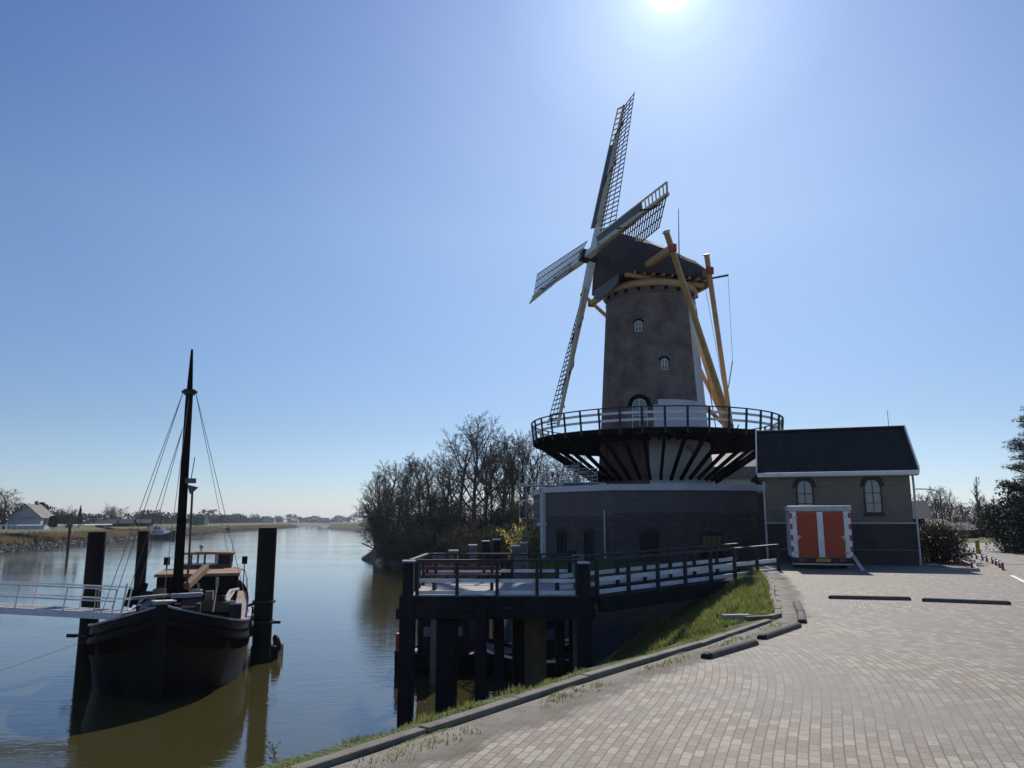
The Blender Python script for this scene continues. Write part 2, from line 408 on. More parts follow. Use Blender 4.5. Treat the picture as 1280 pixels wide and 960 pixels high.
def seg_dist(P, poly):
    best = np.full(P.shape[0], 1e9); sgn = np.ones(P.shape[0])
    for a, b_ in zip(poly, poly[1:]):
        a = np.array(a, float); b_ = np.array(b_, float); d = b_ - a; L2 = d @ d
        t = np.clip(((P - a) @ d) / L2, 0, 1); q = P - (a + t[:, None] * d); r = np.hypot(q[:, 0], q[:, 1])
        cr = d[0] * (P[:, 1] - a[1]) - d[1] * (P[:, 0] - a[0])
        m_ = r < best - 1e-9; best = np.where(m_, r, best); sgn = np.where(m_, np.sign(cr), sgn)
    return best, sgn
def poly_inside(P, poly):
    ins = np.zeros(P.shape[0], bool); n = len(poly)
    for i in range(n):
        x1, y1 = poly[i]; x2, y2 = poly[(i + 1) % n]
        c = ((y1 > P[:, 1]) != (y2 > P[:, 1])) & (P[:, 0] < (x2 - x1) * (P[:, 1] - y1) / ((y2 - y1) + 1e-12) + x1)
        ins ^= c
    return ins
NEARP = NEAR + [(900, 1700), (900, -60)]
LEFTP = LEFT + [(100, 4000), (-1500, 4000), (-1500, -200)]
FARP = [(-130, 1690), (900, 1690), (900, 4000), (-130, 4000)]
def hnoise(x, y):
    return (np.sin(x * 1.7 + y * .6) + np.sin(y * 2.3 - x * .8 + 1) + np.sin(x * .37 + 2) * np.sin(y * .29)) / 3
def terrain_z(P):
    dn, _ = seg_dist(P, NEAR); dl, _ = seg_dist(P, LEFT)
    dn = np.where(poly_inside(P, NEARP), dn, -dn); dl = np.where(poly_inside(P, LEFTP), dl, -dl)
    x, y = P[:, 0], P[:, 1]; nz = hnoise(x, y)
    zn = np.interp(dn, [-12, -5.2, -2.6, -.6, -.28, -.08, 0, .3, 3000], [-7.5, -4.1, -2.2, -.25, .03, .045, -.012, -.012, -.012])
    st_ = np.clip((y - 30) / 3, 0, 1) * np.clip((70 - y) / 12, 0, 1); zs_ = np.interp(dn, [-12, -2.6, -1.4, -.3, 0, .3, 3000], [-7.5, -5, -3.4, -.5, -.012, -.012, -.012]); zn = zn * (1 - st_) + zs_ * st_
    zn = zn + np.where(dn < -.6, nz * .10, 0)
    gs_ = np.clip((y - 15) / 3, 0, 1) * np.clip((30 - y) / 3, 0, 1); zg_ = np.interp(dn, [-13, -7.2, -3.6, -.8, -.35, -.06, 0, .3, 3000], [-7.5, -4.1, -1.75, -.16, .03, .045, -.012, -.012, -.012]); zn = zn * (1 - gs_) + zg_ * gs_
    far = np.clip((y - 60) / 30, 0, 1)
    zn = zn + far * np.where(dn > 2, .35, 0) * (x < 60)
    # land behind and left of the mill lies lower than the quay
    low = np.clip((y - 33) / 3, 0, 1) * np.clip((13.5 - x) / 2, 0, 1) * (y < 60) * np.clip(dn / 1.5, 0, 1)
    zn = zn - low * .9
    zl = np.interp(dl, [-28, -16, -12, -4, 1, 6, 3000], [-8, -4.4, -2.9, -1.5, -.25, .30, .34])
    zl = zl + nz * .12 * (dl < 2)
    z = np.maximum(zn, zl)
    ff = poly_inside(P, FARP); z = np.where(ff, np.maximum(z, .2), z)
    return z
def graded(parts):
    out = [parts[0][0]]
    for a, b_, st in parts:
        n = max(1, int(round((b_ - a) / st))); out += list(np.linspace(a, b_, n + 1)[1:])
    return out
xs = graded([(-1500, -450, 70), (-450, -160, 8), (-160, -90, 1.6), (-90, -14, 3), (-14, 12, .4), (12, 40, 2), (40, 120, 8), (120, 1500, 70)])
ys = graded([(-200, -20, 20), (-20, 0, 2), (0, 42, .42), (42, 150, 1.5), (150, 420, 4.5), (420, 800, 10), (800, 1750, 18), (1750, 4000, 150)])
X, Y = np.meshgrid(xs, ys); PP = np.stack([X.ravel(), Y.ravel()], 1); Z = terrain_z(PP)
nx, ny = len(xs), len(ys)
g = MB(); g.v = list(map(tuple, np.stack([PP[:, 0], PP[:, 1], Z], 1).tolist()))
for j in range(ny - 1):
    for i in range(nx - 1):
        a = j * nx + i; g.f.append((a, a + 1, a + nx + 1, a + nx))
g.mi = [0] * len(g.f)
ground = tag(g.build('ground', 'ground_cover', smooth=True), kind='structure')
ZG = Z.reshape(ny, nx); XA = np.array(xs); YA = np.array(ys)
def tz(x, y):
    i = min(nx - 2, max(0, int(np.searchsorted(XA, x)) - 1)); j = min(ny - 2, max(0, int(np.searchsorted(YA, y)) - 1))
    u = (x - XA[i]) / (XA[i + 1] - XA[i]); v = (y - YA[j]) / (YA[j + 1] - YA[j])
    return float((ZG[j, i] * (1 - u) + ZG[j, i + 1] * u) * (1 - v) + (ZG[j + 1, i] * (1 - u) + ZG[j + 1, i + 1] * u) * v)

w = MB(); w.quad((-1500, -200, WZ), (1500, -200, WZ), (1500, 1760, WZ), (-1500, 1760, WZ))
tag(w.build('water', 'river_water'), kind='structure')

# paving of the quay, sidewalk, road (sheets a few mm apart)
KERB = [(-6.0, 0.0), (-1.50, 5.60), (0.80, 8.80), (2.6, 11.15), (4.42, 13.75)]
KERB2 = [(4.66, 14.25), (5.05, 15.1), (5.35, 16.2), (5.9, 18.0), (6.7, 20.4), (7.55, 23.3), (8.3, 26.2)]
def offs(line, d):
    out = []
    for i, p in enumerate(line):
        a = Vector(line[max(0, i - 1)]); b_ = Vector(line[min(len(line) - 1, i + 1)]); t = (b_ - a).normalized()
        out.append((p[0] + t.y * d, p[1] - t.x * d))
    return out
pav = MB(); edge = offs(KERB, .10) + offs(KERB2, .08)
row_far = [Vector((e[0], e[1], .004)) for e in edge]
# one polygon: kerb line, along the mill, the shed and out to the road
poly = [(p.x, p.y) for p in row_far] + [(9.4, 28.5), (10.2, 33.2), (16.3, 33.0), (17.6, 32.5), (22.2, 41.5), (25.5, 42.0), (24, 34), (24, 24), (26, 22), (30, 10), (30, -20), (-30, -20), (-22, -16)]
bm_poly = [(x, y, .004) for x, y in poly]
pav.add(bm_poly, [tuple(range(len(bm_poly)))])
tag(pav.build('paving', 'clay_paving'), kind='structure')
# strip of sand and weeds along the kerb
st = MB(); inner = offs(KERB, .11) + offs(KERB2, .09); rows = []
for i, p in enumerate(inner):
    pass
def resample(line, step):
    out = []; 
    for a, b_ in zip(line, line[1:]):
        n = max(1, int(hypot(b_[0] - a[0], b_[1] - a[1]) / step))
        out += [(a[0] + (b_[0] - a[0]) * k / n, a[1] + (b_[1] - a[1]) * k / n) for k in range(n)]
    return out + [line[-1]]
rs = resample(KERB, .18) + resample(KERB2, .18); ia = offs(rs, .10); n_ = len(rs)
rows = [[(x, y, .008) for x, y in offs(rs, .10 + k * .22)] for k in range(6)]
st.grid(rows); so_ = st.build('sand_strip', 'sand_edge'); tag(so_, kind='structure')
uvl = so_.data.uv_layers.new(name='UVMap')
for lp in so_.data.loops: uvl.data[lp.index].uv = (lp.vertex_index % n_, (lp.vertex_index // n_) / 5)

def kerb_run(line, name, h=.052, wd=.12):
    mb = MB(); L = resample(line, 1.0)
    for i, (a, b_) in enumerate(zip(L, L[1:])):
        a = Vector((*a, 0)); b_ = Vector((*b_, 0)); d = (b_ - a).normalized()
        dz = random.uniform(-.008, .008); sx = random.uniform(-.008, .008); nrm = Vector((d.y, -d.x, 0))
        mb.bar(a + d * .006 + Vector((0, 0, h / 2 - .05 + dz)) + nrm * sx, b_ - d * .006 + Vector((0, 0, h / 2 - .05 + dz)) + nrm * sx, wd, h + .1)
    o = mb.build(name, 'kerb_stone', bevel=.015); return tag(o, kind='structure')
kerb_run(KERB, 'kerb')
kerb_run([(4.05, 13.82), (4.5, 13.98), (4.80, 14.35)] + KERB2[1:], 'kerb', h=.08)
# flat stones of the broken kerb end
mb = MB(); mb.box((3.95, 14.05, .05), (.5, .14, .08), .15).box((7.4, 24.3, .03), (.35, .4, .05), .3)
tag(mb.build('kerb', 'concrete', bevel=.01), kind='structure')

# road along the far right
RC = [(14.5, 8), (17.0, 16.5), (20.0, 24.5), (22.3, 29.5), (24.6, 34.0), (28.2, 41.5), (34.5, 53.0), (45, 72), (62, 100), (90, 150), (140, 260)]
def smooth_line(L, n=5):
    out = []
    for i in range(len(L) - 1):
        p0 = Vector(L[max(0, i - 1)]); p1 = Vector(L[i]); p2 = Vector(L[i + 1]); p3 = Vector(L[min(len(L) - 1, i + 2)])
        for k in range(n):
            t = k / n; q = .5 * ((2 * p1) + (p2 - p0) * t + (2 * p0 - 5 * p1 + 4 * p2 - p3) * t * t + (3 * p1 - p0 - 3 * p2 + p3) * t ** 3); out.append((q.x, q.y))
    return out + [L[-1]]
RS = smooth_line(RC)
def strip(line, d0, d1, z, name, mat, kind='structure'):
    mb = MB(); a = offs(line, d0); b_ = offs(line, d1)
    mb.grid([[(x, y, z) for x, y in a], [(x, y, z) for x, y in b_]]); return tag(mb.build(name, mat), kind=kind)
strip(RS, -1.6, 4.6, .012, 'road', 'road_surface')
strip(RS[10:], 4.6, 5.4, .02, 'road_edge', 'sand_dirt')
strip(RS[14:], -2.3, -1.6, .02, 'brick_edging', 'clay_paving')
strip(RS[16:], -4.3, -2.3, .016, 'sidewalk', 'grey_paving')
mb = MB(); a = atz(1264, 719, .016); b_ = atz(1290, 732, .016); d = (b_ - a).normalized(); nn = Vector((-d.y, d.x, 0)) * .06
mb.quad(a - nn, b_ - nn, b_ + nn, a + nn); tag(mb.build('road_marking', 'white_paint'), kind='structure')
# curved bed edge round the bush beside the shed
bed = smooth_line([(16.35, 29.3), (16.2, 28.4), (15.75, 27.75), (15.1, 27.15)])[:-1] + [(15.1, 27.15)]
bp = [(x, y) for x, y in smooth_line([(15.2, 27.6), (15.9, 27.2), (16.35, 27.7), (16.9, 28.8), (18.2, 31.0), (19.6, 34.0), (20.2, 37)])]
mb = MB()
for a, b_ in zip(bp, bp[1:]): mb.bar((*a, .05), (*b_, .05), .12, .13)
tag(mb.build('kerb', 'concrete', bevel=.01), kind='structure')
mb = MB(); pl = [(16.2, 31.4), (16.2, 27.9)] + bp[5:] + [(17.5, 38)]
mb.add([(x, y, .02) for x, y in pl], [tuple(range(len(pl)))]); tag(mb.build('planting_bed', 'sand_dirt'), kind='structure')

# ------------------------------------------------------------------ sky, sun, air
SAZ = radians(13.0); SEL = radians(37.2)
wld = bpy.data.worlds.new('World'); scene.world = wld; wld.use_nodes = True; nt = wld.node_tree
bg = nt.nodes['Background']; sky = N(nt, 'ShaderNodeTexSky'); sky.sky_type = 'NISHITA'; sky.sun_disc = False
sky.sun_elevation = SEL; sky.sun_rotation = SAZ; sky.air_density = AIR; sky.dust_density = DUST; sky.ozone_density = OZONE; sky.altitude = 0
# aureole: forward scattered light round the sun, as part of the sky
tc = N(nt, 'ShaderNodeTexCoord'); SD = Vector((sin(SAZ) * cos(SEL), cos(SAZ) * cos(SEL), sin(SEL)))
dp = N(nt, 'ShaderNodeVectorMath', operation='DOT_PRODUCT'); nt.links.new(tc.outputs['Generated'], dp.inputs[0]); dp.inputs[1].default_value = SD
au1 = ramp(nt, dp.outputs['Value'], [(.72, 0.), (.86, .026), (.94, .066), (.98, .105), (1., .12)])
mr_ = N(nt, 'ShaderNodeMapRange'); nt.links.new(dp.outputs['Value'], mr_.inputs[0]); mr_.inputs[1].default_value = .98; mr_.inputs[2].default_value = 1.
au2 = ramp(nt, mr_.outputs[0], [(0., 0.), (.5, .035), (.81, .09), (.92, .16), (.965, .25), (.99, .6), (1., 1.)])
am_ = N(nt, 'ShaderNodeMath', operation='ADD'); nt.links.new(au1, am_.inputs[0]); nt.links.new(au2, am_.inputs[1]); au = am_.outputs[0]
mul = N(nt, 'ShaderNodeVectorMath', operation='SCALE'); mul.inputs[0].default_value = (.86, 1.04, 1.06); nt.links.new(au, mul.inputs['Scale'])
sc2 = N(nt, 'ShaderNodeVectorMath', operation='SCALE'); nt.links.new(mul.outputs[0], sc2.inputs[0]); sc2.inputs['Scale'].default_value = AUREOLE
sz = N(nt, 'ShaderNodeSeparateXYZ'); nt.links.new(tc.outputs['Generated'], sz.inputs[0])
tr = ramp(nt, sz.outputs[2], [(0., (.67, .74, .98)), (.05, (.62, .70, .89)), (.12, (.61, .665, .79)), (.36, (.74, .82, .91)), (.62, (.50, .62, .91)), (1., (.42, .54, .85))])
tn = N(nt, 'ShaderNodeVectorMath', operation='MULTIPLY'); nt.links.new(sky.outputs[0], tn.inputs[0]); nt.links.new(tr, tn.inputs[1])
ad = N(nt, 'ShaderNodeVectorMath', operation='ADD'); nt.links.new(tn.outputs[0], ad.inputs[0]); nt.links.new(sc2.outputs[0], ad.inputs[1])
nt.links.new(ad.outputs[0], bg.inputs[0]); bg.inputs[1].default_value = SKYS
sl = bpy.data.lights.new('sun', 'SUN'); so = bpy.data.objects.new('sun', sl); COL.objects.link(so)
sl.energy = SUNS; sl.angle = radians(.5); sl.color = (1, .95, .88)
so.rotation_euler = (pi / 2 - SEL, 0, pi - SAZ)
so.rotation_euler = SD.to_track_quat('Z', 'Y').to_euler(); so.location = (0, 0, 60)
scene.view_settings.view_transform = 'Standard'; scene.view_settings.look = 'None'; scene.view_settings.gamma = 1; scene.view_settings.exposure = EXPO

if HAZE > 0:
    mb = MB(); mb.box((0, 1800, 14), (3400, 4500, 46))
    hz = mb.build('haze', 'white_paint'); tag(hz, kind='stuff'); hz.data.materials.clear()
    m = bpy.data.materials.new('haze_air'); m.use_nodes = True; nt = m.node_tree; nt.nodes.clear()
    o = N(nt, 'ShaderNodeOutputMaterial'); v = N(nt, 'ShaderNodeVolumePrincipled'); v.inputs['Density'].default_value = HAZE
    v.inputs['Color'].default_value = (.80, .88, 1, 1); v.inputs['Anisotropy'].default_value = .3
    nt.links.new(v.outputs[0], o.inputs['Volume']); hz.data.materials.append(m)
# ------------------------------------------------------------------ windmill
MC = Vector((8.32, 44.8, 0)); ZR = 3.5                 # tower axis; level of the base roof
mill = empty('windmill', (MC.x, MC.y, -1), 'tall brick windmill with four sails and black gallery on an angular brick base', 'windmill')
FACE = radians(196.9); TILT = radians(12.0); ALPHA = radians(2.5)
nh = Vector((cos(FACE), sin(FACE), 0)); hh = Vector((-sin(FACE), cos(FACE), 0)); rotor_n = Vector((nh.x * cos(TILT), nh.y * cos(TILT), sin(TILT)))
vv = rotor_n.cross(hh); vv = vv if vv.z > 0 else -vv
if hh.y > 0: pass
A0 = atan2(-MC.y, -MC.x)                               # direction from the tower to the camera side

# stone base
BP = [(1.78, 41.07), (4.87, 37.7), (8.3, 37.75), (12.05, 38.3), (14.6, 41), (15.2, 47), (11.5, 52), (4.5, 51), (1.3, 46.5)]
mb = MB()
def edge_wall(a, b_, z0, z1, mi):
    mb.mat(mi).quad((*a, z0), (*b_, z0), (*b_, z1), (*a, z1))
for i in range(len(BP)):
    a, b_ = BP[i], BP[(i + 1) % len(BP)]
    if i == 0:
        edge_wall(a, b_, -4.5, 1.95, 1); edge_wall(a, b_, 1.95, 3.2, 0)
    else:
        edge_wall(a, b_, -4.5, 2.12, 1); edge_wall(a, b_, 2.12, 3.2, 0)
mb.mat(2).add([(x, y, 3.2) for x, y in BP], [tuple(range(len(BP)))])
base = mb.build('stone_base', ['base_brick', 'base_brick_old', 'lead_grey'], mill, uv=wall_uv)
base['label'] = 'angular dark brick base of the windmill'
def outl(poly, d):
    out = []; n = len(poly); cx = sum(p[0] for p in poly) / n; cy = sum(p[1] for p in poly) / n
    for i in range(n):
        a = Vector(poly[i - 1]); p = Vector(poly[i]); b_ = Vector(poly[(i + 1) % n])
        t1 = (p - a).normalized(); t2 = (b_ - p).normalized(); n1 = Vector((t1.y, -t1.x)); n2 = Vector((t2.y, -t2.x)); m_ = (n1 + n2).normalized()
        q = p + m_ * d / max(.3, m_.dot(n1)); out.append((q.x, q.y))
    return out
mb = MB(); o1 = outl(BP, .13); o2 = outl(BP, -.35)
n = len(BP)
for i in range(n):
    j = (i + 1) % n
    a, b_, c, d = o1[i], o1[j], o2[j], o2[i]
    mb.prism([a, b_, c, d], 3.2, 3.5)
mb.build('coping', 'white_lime', base)
mb = MB(); mb.add([(x, y, 3.42) for x, y in outl(BP, -.36)], [tuple(range(n))]); mb.build('flat_roof', 'lead_grey', base)

def wall_frame(a, b_):
    a = Vector((*a, 0)); b_ = Vector((*b_, 0)); t = (b_ - a).normalized(); return a, t, Vector((t.y, -t.x, 0))
def arch_pts(w, h, rise, n_=10):
    """outline of an opening with an arched head, origin bottom centre, (u, z)"""
    pts = [(-w / 2, 0), (w / 2, 0)]
    for i in range(n_ + 1):
        t = i / n_; x = w / 2 - w * t; pts.append((x, h - rise + rise * sqrt(max(0, 1 - (2 * x / w) ** 2))))
    return pts
def window(parent, p, t, nn, w, h, rise, frame_m, pane_m, bars_u=1, bars_z=2, name='window', deep=.06, fw=.05, sill=None, surround=None, sw=.12):
    """framed window standing proud of a wall: frame ring, glazing, glazing bars, sill, brick arch"""
    p = Vector(p); P = lambda u, z, d: p + t * u + Vector((0, 0, z)) + nn * d
    out = arch_pts(w, h, rise); inn = [((u) * (w - 2 * fw) / w, fw + z * (h - 2 * fw) / h) for u, z in out]
    f = MB()
    k = len(out)
    for i in range(k):
        j = (i + 1) % k
        f.quad(P(*out[i], deep), P(*out[j], deep), P(*inn[j], deep), P(*inn[i], deep))
        f.quad(P(*out[i], -.02), P(*out[j], -.02), P(*out[j], deep), P(*out[i], deep))
        f.quad(P(*inn[i], deep), P(*inn[j], deep), P(*inn[j], .012), P(*inn[i], .012))
    for q in range(1, bars_u + 1):
        u = -w / 2 + w * q / (bars_u + 1); zt = h - rise + rise * sqrt(max(0, 1 - (2 * u / w) ** 2)) - fw
        f.bar(P(u, fw, .036), P(u, zt, .036), .028, .03, up=nn)
    for q in range(1, bars_z + 1):
        z = (h - rise * .6) * q / (bars_z + 1) + .02
        f.bar(P(-w / 2 + fw, z, .034), P(w / 2 - fw, z, .034), .028, .028, up=nn)
    fo = f.build(name, frame_m, parent)
    g = MB(); g.add([P(u, z, .014) for u, z in inn], [tuple(range(k))]); g.build('pane', pane_m, fo)
    if sill:
        s_ = MB(); s_.bar(P(-w / 2 - .08, -.05, .07), P(w / 2 + .08, -.05, .07), .16, .08, up=(0, 0, 1)); s_.build('sill', sill, fo)
    if surround:
        s_ = MB(); o2_ = []
        for i in range(2, k): 
            u, z = out[i]; c = Vector((u, z - (h - rise))); 
            c = c * (1 + sw / max(.05, c.length)); o2_.append((c.x, c.y + h - rise))
        ring = out[2:]
        for i in range(len(ring) - 1):
            s_.quad(P(*ring[i], .03), P(*o2_[i], .03), P(*o2_[i + 1], .03), P(*ring[i + 1], .03))
            s_.quad(P(*o2_[i], -.01), P(*o2_[i + 1], -.01), P(*o2_[i + 1], .03), P(*o2_[i], .03))
        s_.build('brick_arch', surround, fo)
    return fo
# windows of the base: two narrow ones left, two broad shuttered ones in front
a, t, nn = wall_frame(BP[0], BP[1])
L0 = (Vector((*BP[1], 0)) - a).length
for f_ in (.25, .66):
    p = a + t * (L0 * f_); window(base, (p.x, p.y, -.02), t, nn, .62, 1.25, .08, 'black_paint', 'dark_glass', 1, 3, sill='base_brick_old', surround='base_brick_old', sw=.18)
a, t, nn = wall_frame(BP[1], BP[2])
p = Vector((6.6, 0, 0)); dist = (p.x - a.x) / t.x; p = a + t * dist
window(base, (p.x, p.y, -.05), t, nn, .95, 1.3, .14, 'black_paint', 'dark_glass', 1, 1, sill='black_paint', surround='base_brick_old', sw=.16)
a, t, nn = wall_frame(BP[2], BP[3])
p = a + t * ((9.65 - a.x) / t.x)
wo = window(base, (p.x, p.y, .12), t, nn, 1.0, 1.0, .1, 'black_paint', 'dark_glass', 3, 1, sill='black_paint', surround='base_brick_old', sw=.16)
mb = MB()
for q in range(4): mb.box(p + t * (-.37 + q * .245) + nn * .05 + Vector((0, 0, .72)), (.2, .03, .62), atan2(t.y, t.x))
mb.build('shutter', 'brown_timber', wo)
# downpipe and white corner pilaster
a, t, nn = wall_frame(BP[0], BP[1]); p = a + t * (L0 * .90) + nn * .07
mb = MB(); mb.tube((p.x, p.y, -1.5), (p.x, p.y, 2.25), .045); [mb.tube((p.x, p.y, z), (p.x, p.y, z + .04), .06) for z in (-.6, .6, 1.7)]
mb.build('downpipe', 'steel_galv', base)
mb = MB(); q = Vector((*BP[0], 0)) + Vector((-.12, .1, 0))
mb.box((q.x, q.y, .7), (.26, .26, 5.0), .5).box((q.x - .03, q.y, 1.55), (.46, .44, .16), .5).box((q.x - .03, q.y, -.35), (.46, .44, .16), .5)
mb.build('pilaster', 'white_lime', base, bevel=.01)

# annex between base and shed: dark boarded wall with grey coping
mb = MB(); mb.box((13.35, 38.6, 1.0), (2.4, .3, 4.2)); an = mb.build('side_wall', 'base_brick_old', mill, uv=wall_uv)
mb = MB(); mb.box((13.4, 38.58, 3.17), (2.6, .5, .14)); mb.build('coping', 'grey_trim', an)

# tower: lower octagon-like white/dark, upper round; radii at heights
def tr(z): return float(np.interp(z, [2.5, 6.4, 14.7, 15.4], [3.46, 3.12, 2.62, 2.62]))
NS = 72; zs = [2.9, 3.6, 4.4, 5.2, 6.1, 6.45, 7.0, 7.5, 8.05, 8.35, 9, 10, 11, 12, 13, 14, 14.6]
mb = MB()
cam_ang = atan2(-MC.y, -MC.x)
rows = [[(MC.x + tr(z) * cos(2 * pi * i / NS + cam_ang), MC.y + tr(z) * sin(2 * pi * i / NS + cam_ang), z) for i in range(NS)] for z in zs]
o = len(mb.v); mb.v += [p for r in rows for p in r]
for i in range(len(rows) - 1):
    zc = (zs[i] + zs[i + 1]) / 2
    for j in range(NS):
        a = (j + .5) * 360 / NS; a = a if a < 180 else a - 360      # 0 = towards camera, + = right
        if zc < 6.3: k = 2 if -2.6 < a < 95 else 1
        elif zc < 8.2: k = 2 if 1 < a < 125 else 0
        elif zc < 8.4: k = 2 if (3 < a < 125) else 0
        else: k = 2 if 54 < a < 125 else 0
        k2 = (j + 1) % NS
        mb.f.append((i * NS + j, i * NS + k2, (i + 1) * NS + k2, (i + 1) * NS + j)); mb.mi.append(k)
mcl = Vector((0, 0, 0))
def tower_uv(p, n): 
    a = atan2(p.y, p.x) - cam_ang; a = (a + pi) % (2 * pi) - pi; return (a * 3.0, p.z)
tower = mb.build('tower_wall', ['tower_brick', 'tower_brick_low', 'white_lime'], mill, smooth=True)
# uv by angle, kept continuous over the seam behind the tower
me = tower.data; L = me.uv_layers.new(name='UVMap')
for pl in me.polygons:
    ca = atan2(pl.center.y, pl.center.x)
    for li in pl.loop_indices:
        q = me.vertices[me.loops[li].vertex_index].co; a = atan2(q.y, q.x)
        while a - ca > pi: a -= 2 * pi
        while a - ca < -pi: a += 2 * pi
        L.data[li].uv = (a * 2.95, q.z)
# brick string courses under the cap with small beam pockets
mb = MB()
for z0, z1, dr in ((14.6, 14.72, .05), (14.72, 15.02, .0)):
    mb.grid([[(MC.x + (2.62 + dr) * cos(2 * pi * i / NS), MC.y + (2.62 + dr) * sin(2 * pi * i / NS), z) for i in range(NS)] for z in (z0, z1)], True)
mb.build('string_course', 'tower_brick_low', tower, uv=wall_uv)
for k in range(-4, 5):
    a = cam_ang + k * .30 + .07; mb = MB(); mb.box((MC.x + 2.63 * cos(a), MC.y + 2.63 * sin(a), 14.86), (.08, .2, .2), a)
    mb.build('beam_pocket', 'black_tar', tower)
mb = MB()
prof = [(2.60, 14.98), (2.80, 15.0), (2.83, 15.16), (2.74, 15.36), (2.55, 15.40)]
mb.grid([[(MC.x + r * cos(2 * pi * i / NS), MC.y + r * sin(2 * pi * i / NS), z) for i in range(NS)] for r, z in prof], True)
mb.build('curb_ring', 'gold_band', mill, smooth=True)

def tower_window(ang_deg, z, w, h, rise, **kw):
    a = cam_ang + radians(ang_deg); d = Vector((cos(a), sin(a), 0)); r = tr(z + h / 2)
    p = Vector((MC.x, MC.y, z)) + d * (r - .01); t = Vector((-d.y, d.x, 0))
    kw['fw'] = .028; kw['sw'] = kw.get('sw', .1) + .04; return window(tower, p, t, d, w, h, rise, 'white_paint', 'pane_glass', 1, 1, surround='black_tar', deep=.05, **kw)
def ang_of(px, z):
    # angle (degrees, + right) of a tower window seen at photo column px
    best = 0
    for k in range(-80, 81):
        a = cam_ang + radians(k); p = Vector((MC.x + tr(z) * cos(a), MC.y + tr(z) * sin(a), z - EYE)); dd = p.y * CP + p.z * SP
        if 640 + F * p.x / dd < px: best = k
    return best
tower_window(ang_of(799, 12.6), 12.3, .40, .62, .1, fw=.04, sw=.1)
tower_window(ang_of(831, 10.3), 10.0, .36, .66, .12, fw=.04, sw=.1)
tower_window(ang_of(800, 7.6), 6.75, .85, 1.65, .42, fw=.06, sw=.22)
tower_window(ang_of(864, 5.2), 4.9, .5, .9, .24, fw=.05, sw=.0)
mb = MB(); a = cam_ang + radians(ang_of(759, 5)); mb.tube((MC.x + (tr(4) + .06) * cos(a), MC.y + (tr(4) + .06) * sin(a), 3.5), (MC.x + (tr(6.2) + .06) * cos(a), MC.y + (tr(6.2) + .06) * sin(a), 6.2), .035)
mb.build('downpipe', 'black_paint', tower)

# gallery: deck ring, 40 struts, 40 posts, rails
NG = 40; GZ = 6.32; GR = 7.15
mb = MB()
def ringp(r, z, i, n_=NG): a = cam_ang + 2 * pi * (i + .5) / n_; return (MC.x + r * cos(a), MC.y + r * sin(a), z)
for i in range(NG):                                                # radial planks, one wedge between each pair of joists
    for r0, r1 in ((3.05, 4.1), (4.12, 5.1), (5.12, 6.1), (6.12, 7.1)):
        p = [ringp(r0, GZ, i), ringp(r1, GZ, i), ringp(r1, GZ, i + 1), ringp(r0, GZ, i + 1)]
        q = [(x, y, z - .045) for x, y, z in p]
        mb.add(p + q, [(0, 1, 2, 3), (7, 6, 5, 4), (0, 4, 5, 1), (1, 5, 6, 2), (2, 6, 7, 3), (3, 7, 4, 0)])
gal = mb.build('gallery', 'dark_timber', mill)
mb = MB()
for i in range(NG): mb.bar(ringp(3.0, GZ - .15, i), ringp(6.95, GZ - .15, i), .10, .18)
mb.build('joist', 'black_tar', gal)
mb = MB()
for i in range(NG): mb.bar(ringp(7.02, GZ - .13, i), ringp(7.02, GZ - .13, i + 1), .09, .26); mb.bar(ringp(6.25, GZ - .32, i), ringp(6.25, GZ - .32, i + 1), .12, .16)
mb.build('rim_beam', 'black_tar', gal)
for i in range(NG):
    mb = MB(); mb.bar(ringp(3.50, 3.95 + .03 * sin(i * 5), i), ringp(6.75, GZ - .28, i), .15, .17); mb.build('strut', 'black_tar', gal)
for i in range(NG):
    mb = MB(); mb.bar(ringp(7.05, GZ - .28, i), ringp(7.18, GZ + 1.02, i), .10, .09); mb.build('railing_post', 'black_paint', gal)
mb = MB()
for i in range(NG): mb.bar(ringp(7.17, GZ + 1.03, i), ringp(7.17, GZ + 1.03, i + 1), .09, .05)
mb.build('handrail', 'black_paint', gal)
for z in (.40, .76):
    mb = MB()
    for i in range(NG): mb.bar(ringp(7.09, GZ + z, i), ringp(7.09, GZ + z, i + 1), .035, .125)
    mb.build('white_rail', 'white_paint', gal)

# cap
F0, R0 = 2.75, -3.35
def capP(u, q, z): return MC + nh * u + hh * q + Vector((0, 0, z))
SEC = [(1.02, 0), (1.0, .10), (.94, .30), (.84, .50), (.68, .68), (.46, .84), (.22, .95), (0, 1.0)]
rows = []
for k in range(13):
    t = k / 12; u = F0 + (R0 - F0) * t
    half = float(np.interp(t, [0, .2, .5, .8, 1], [2.35, 2.75, 2.8, 2.35, 1.55]))
    top = float(np.interp(t, [0, .15, .5, 1], [18.95, 18.9, 18.35, 17.30])) + .05 * sin(k * 2.)
    bot = float(np.interp(t, [0, .5, .8, 1], [15.62, 15.62, 15.75, 15.95]))
    sec = [(q * half, bot + f * (top - bot)) for q, f in SEC]
    full = [(q, z) for q, z in sec] + [(-q, z) for q, z in sec[-2::-1]]
    rows.append([capP(u, q, z) for q, z in full])
mb = MB(); mb.grid(rows); mb.add(rows[0], [tuple(range(len(rows[0])))]); mb.add(rows[-1], [tuple(range(len(rows[-1])))])
mb.add([rows[0][0], rows[0][-1], rows[-1][-1], rows[-1][0]], [(0, 1, 2, 3)])
cap = mb.build('cap', 'cap_thatch', mill, smooth=False)
mb = MB(); mb.path([capP(F0 + .05, 0, 18.99), capP(F0 - .9, 0, 18.93), capP(-.3, 0, 18.40), capP(R0 - .04, 0, 17.34)], .07, 6)
mb.build('ridge', 'oiled_wood', cap)
mb = MB()                                                         # frame timbers showing under the eaves
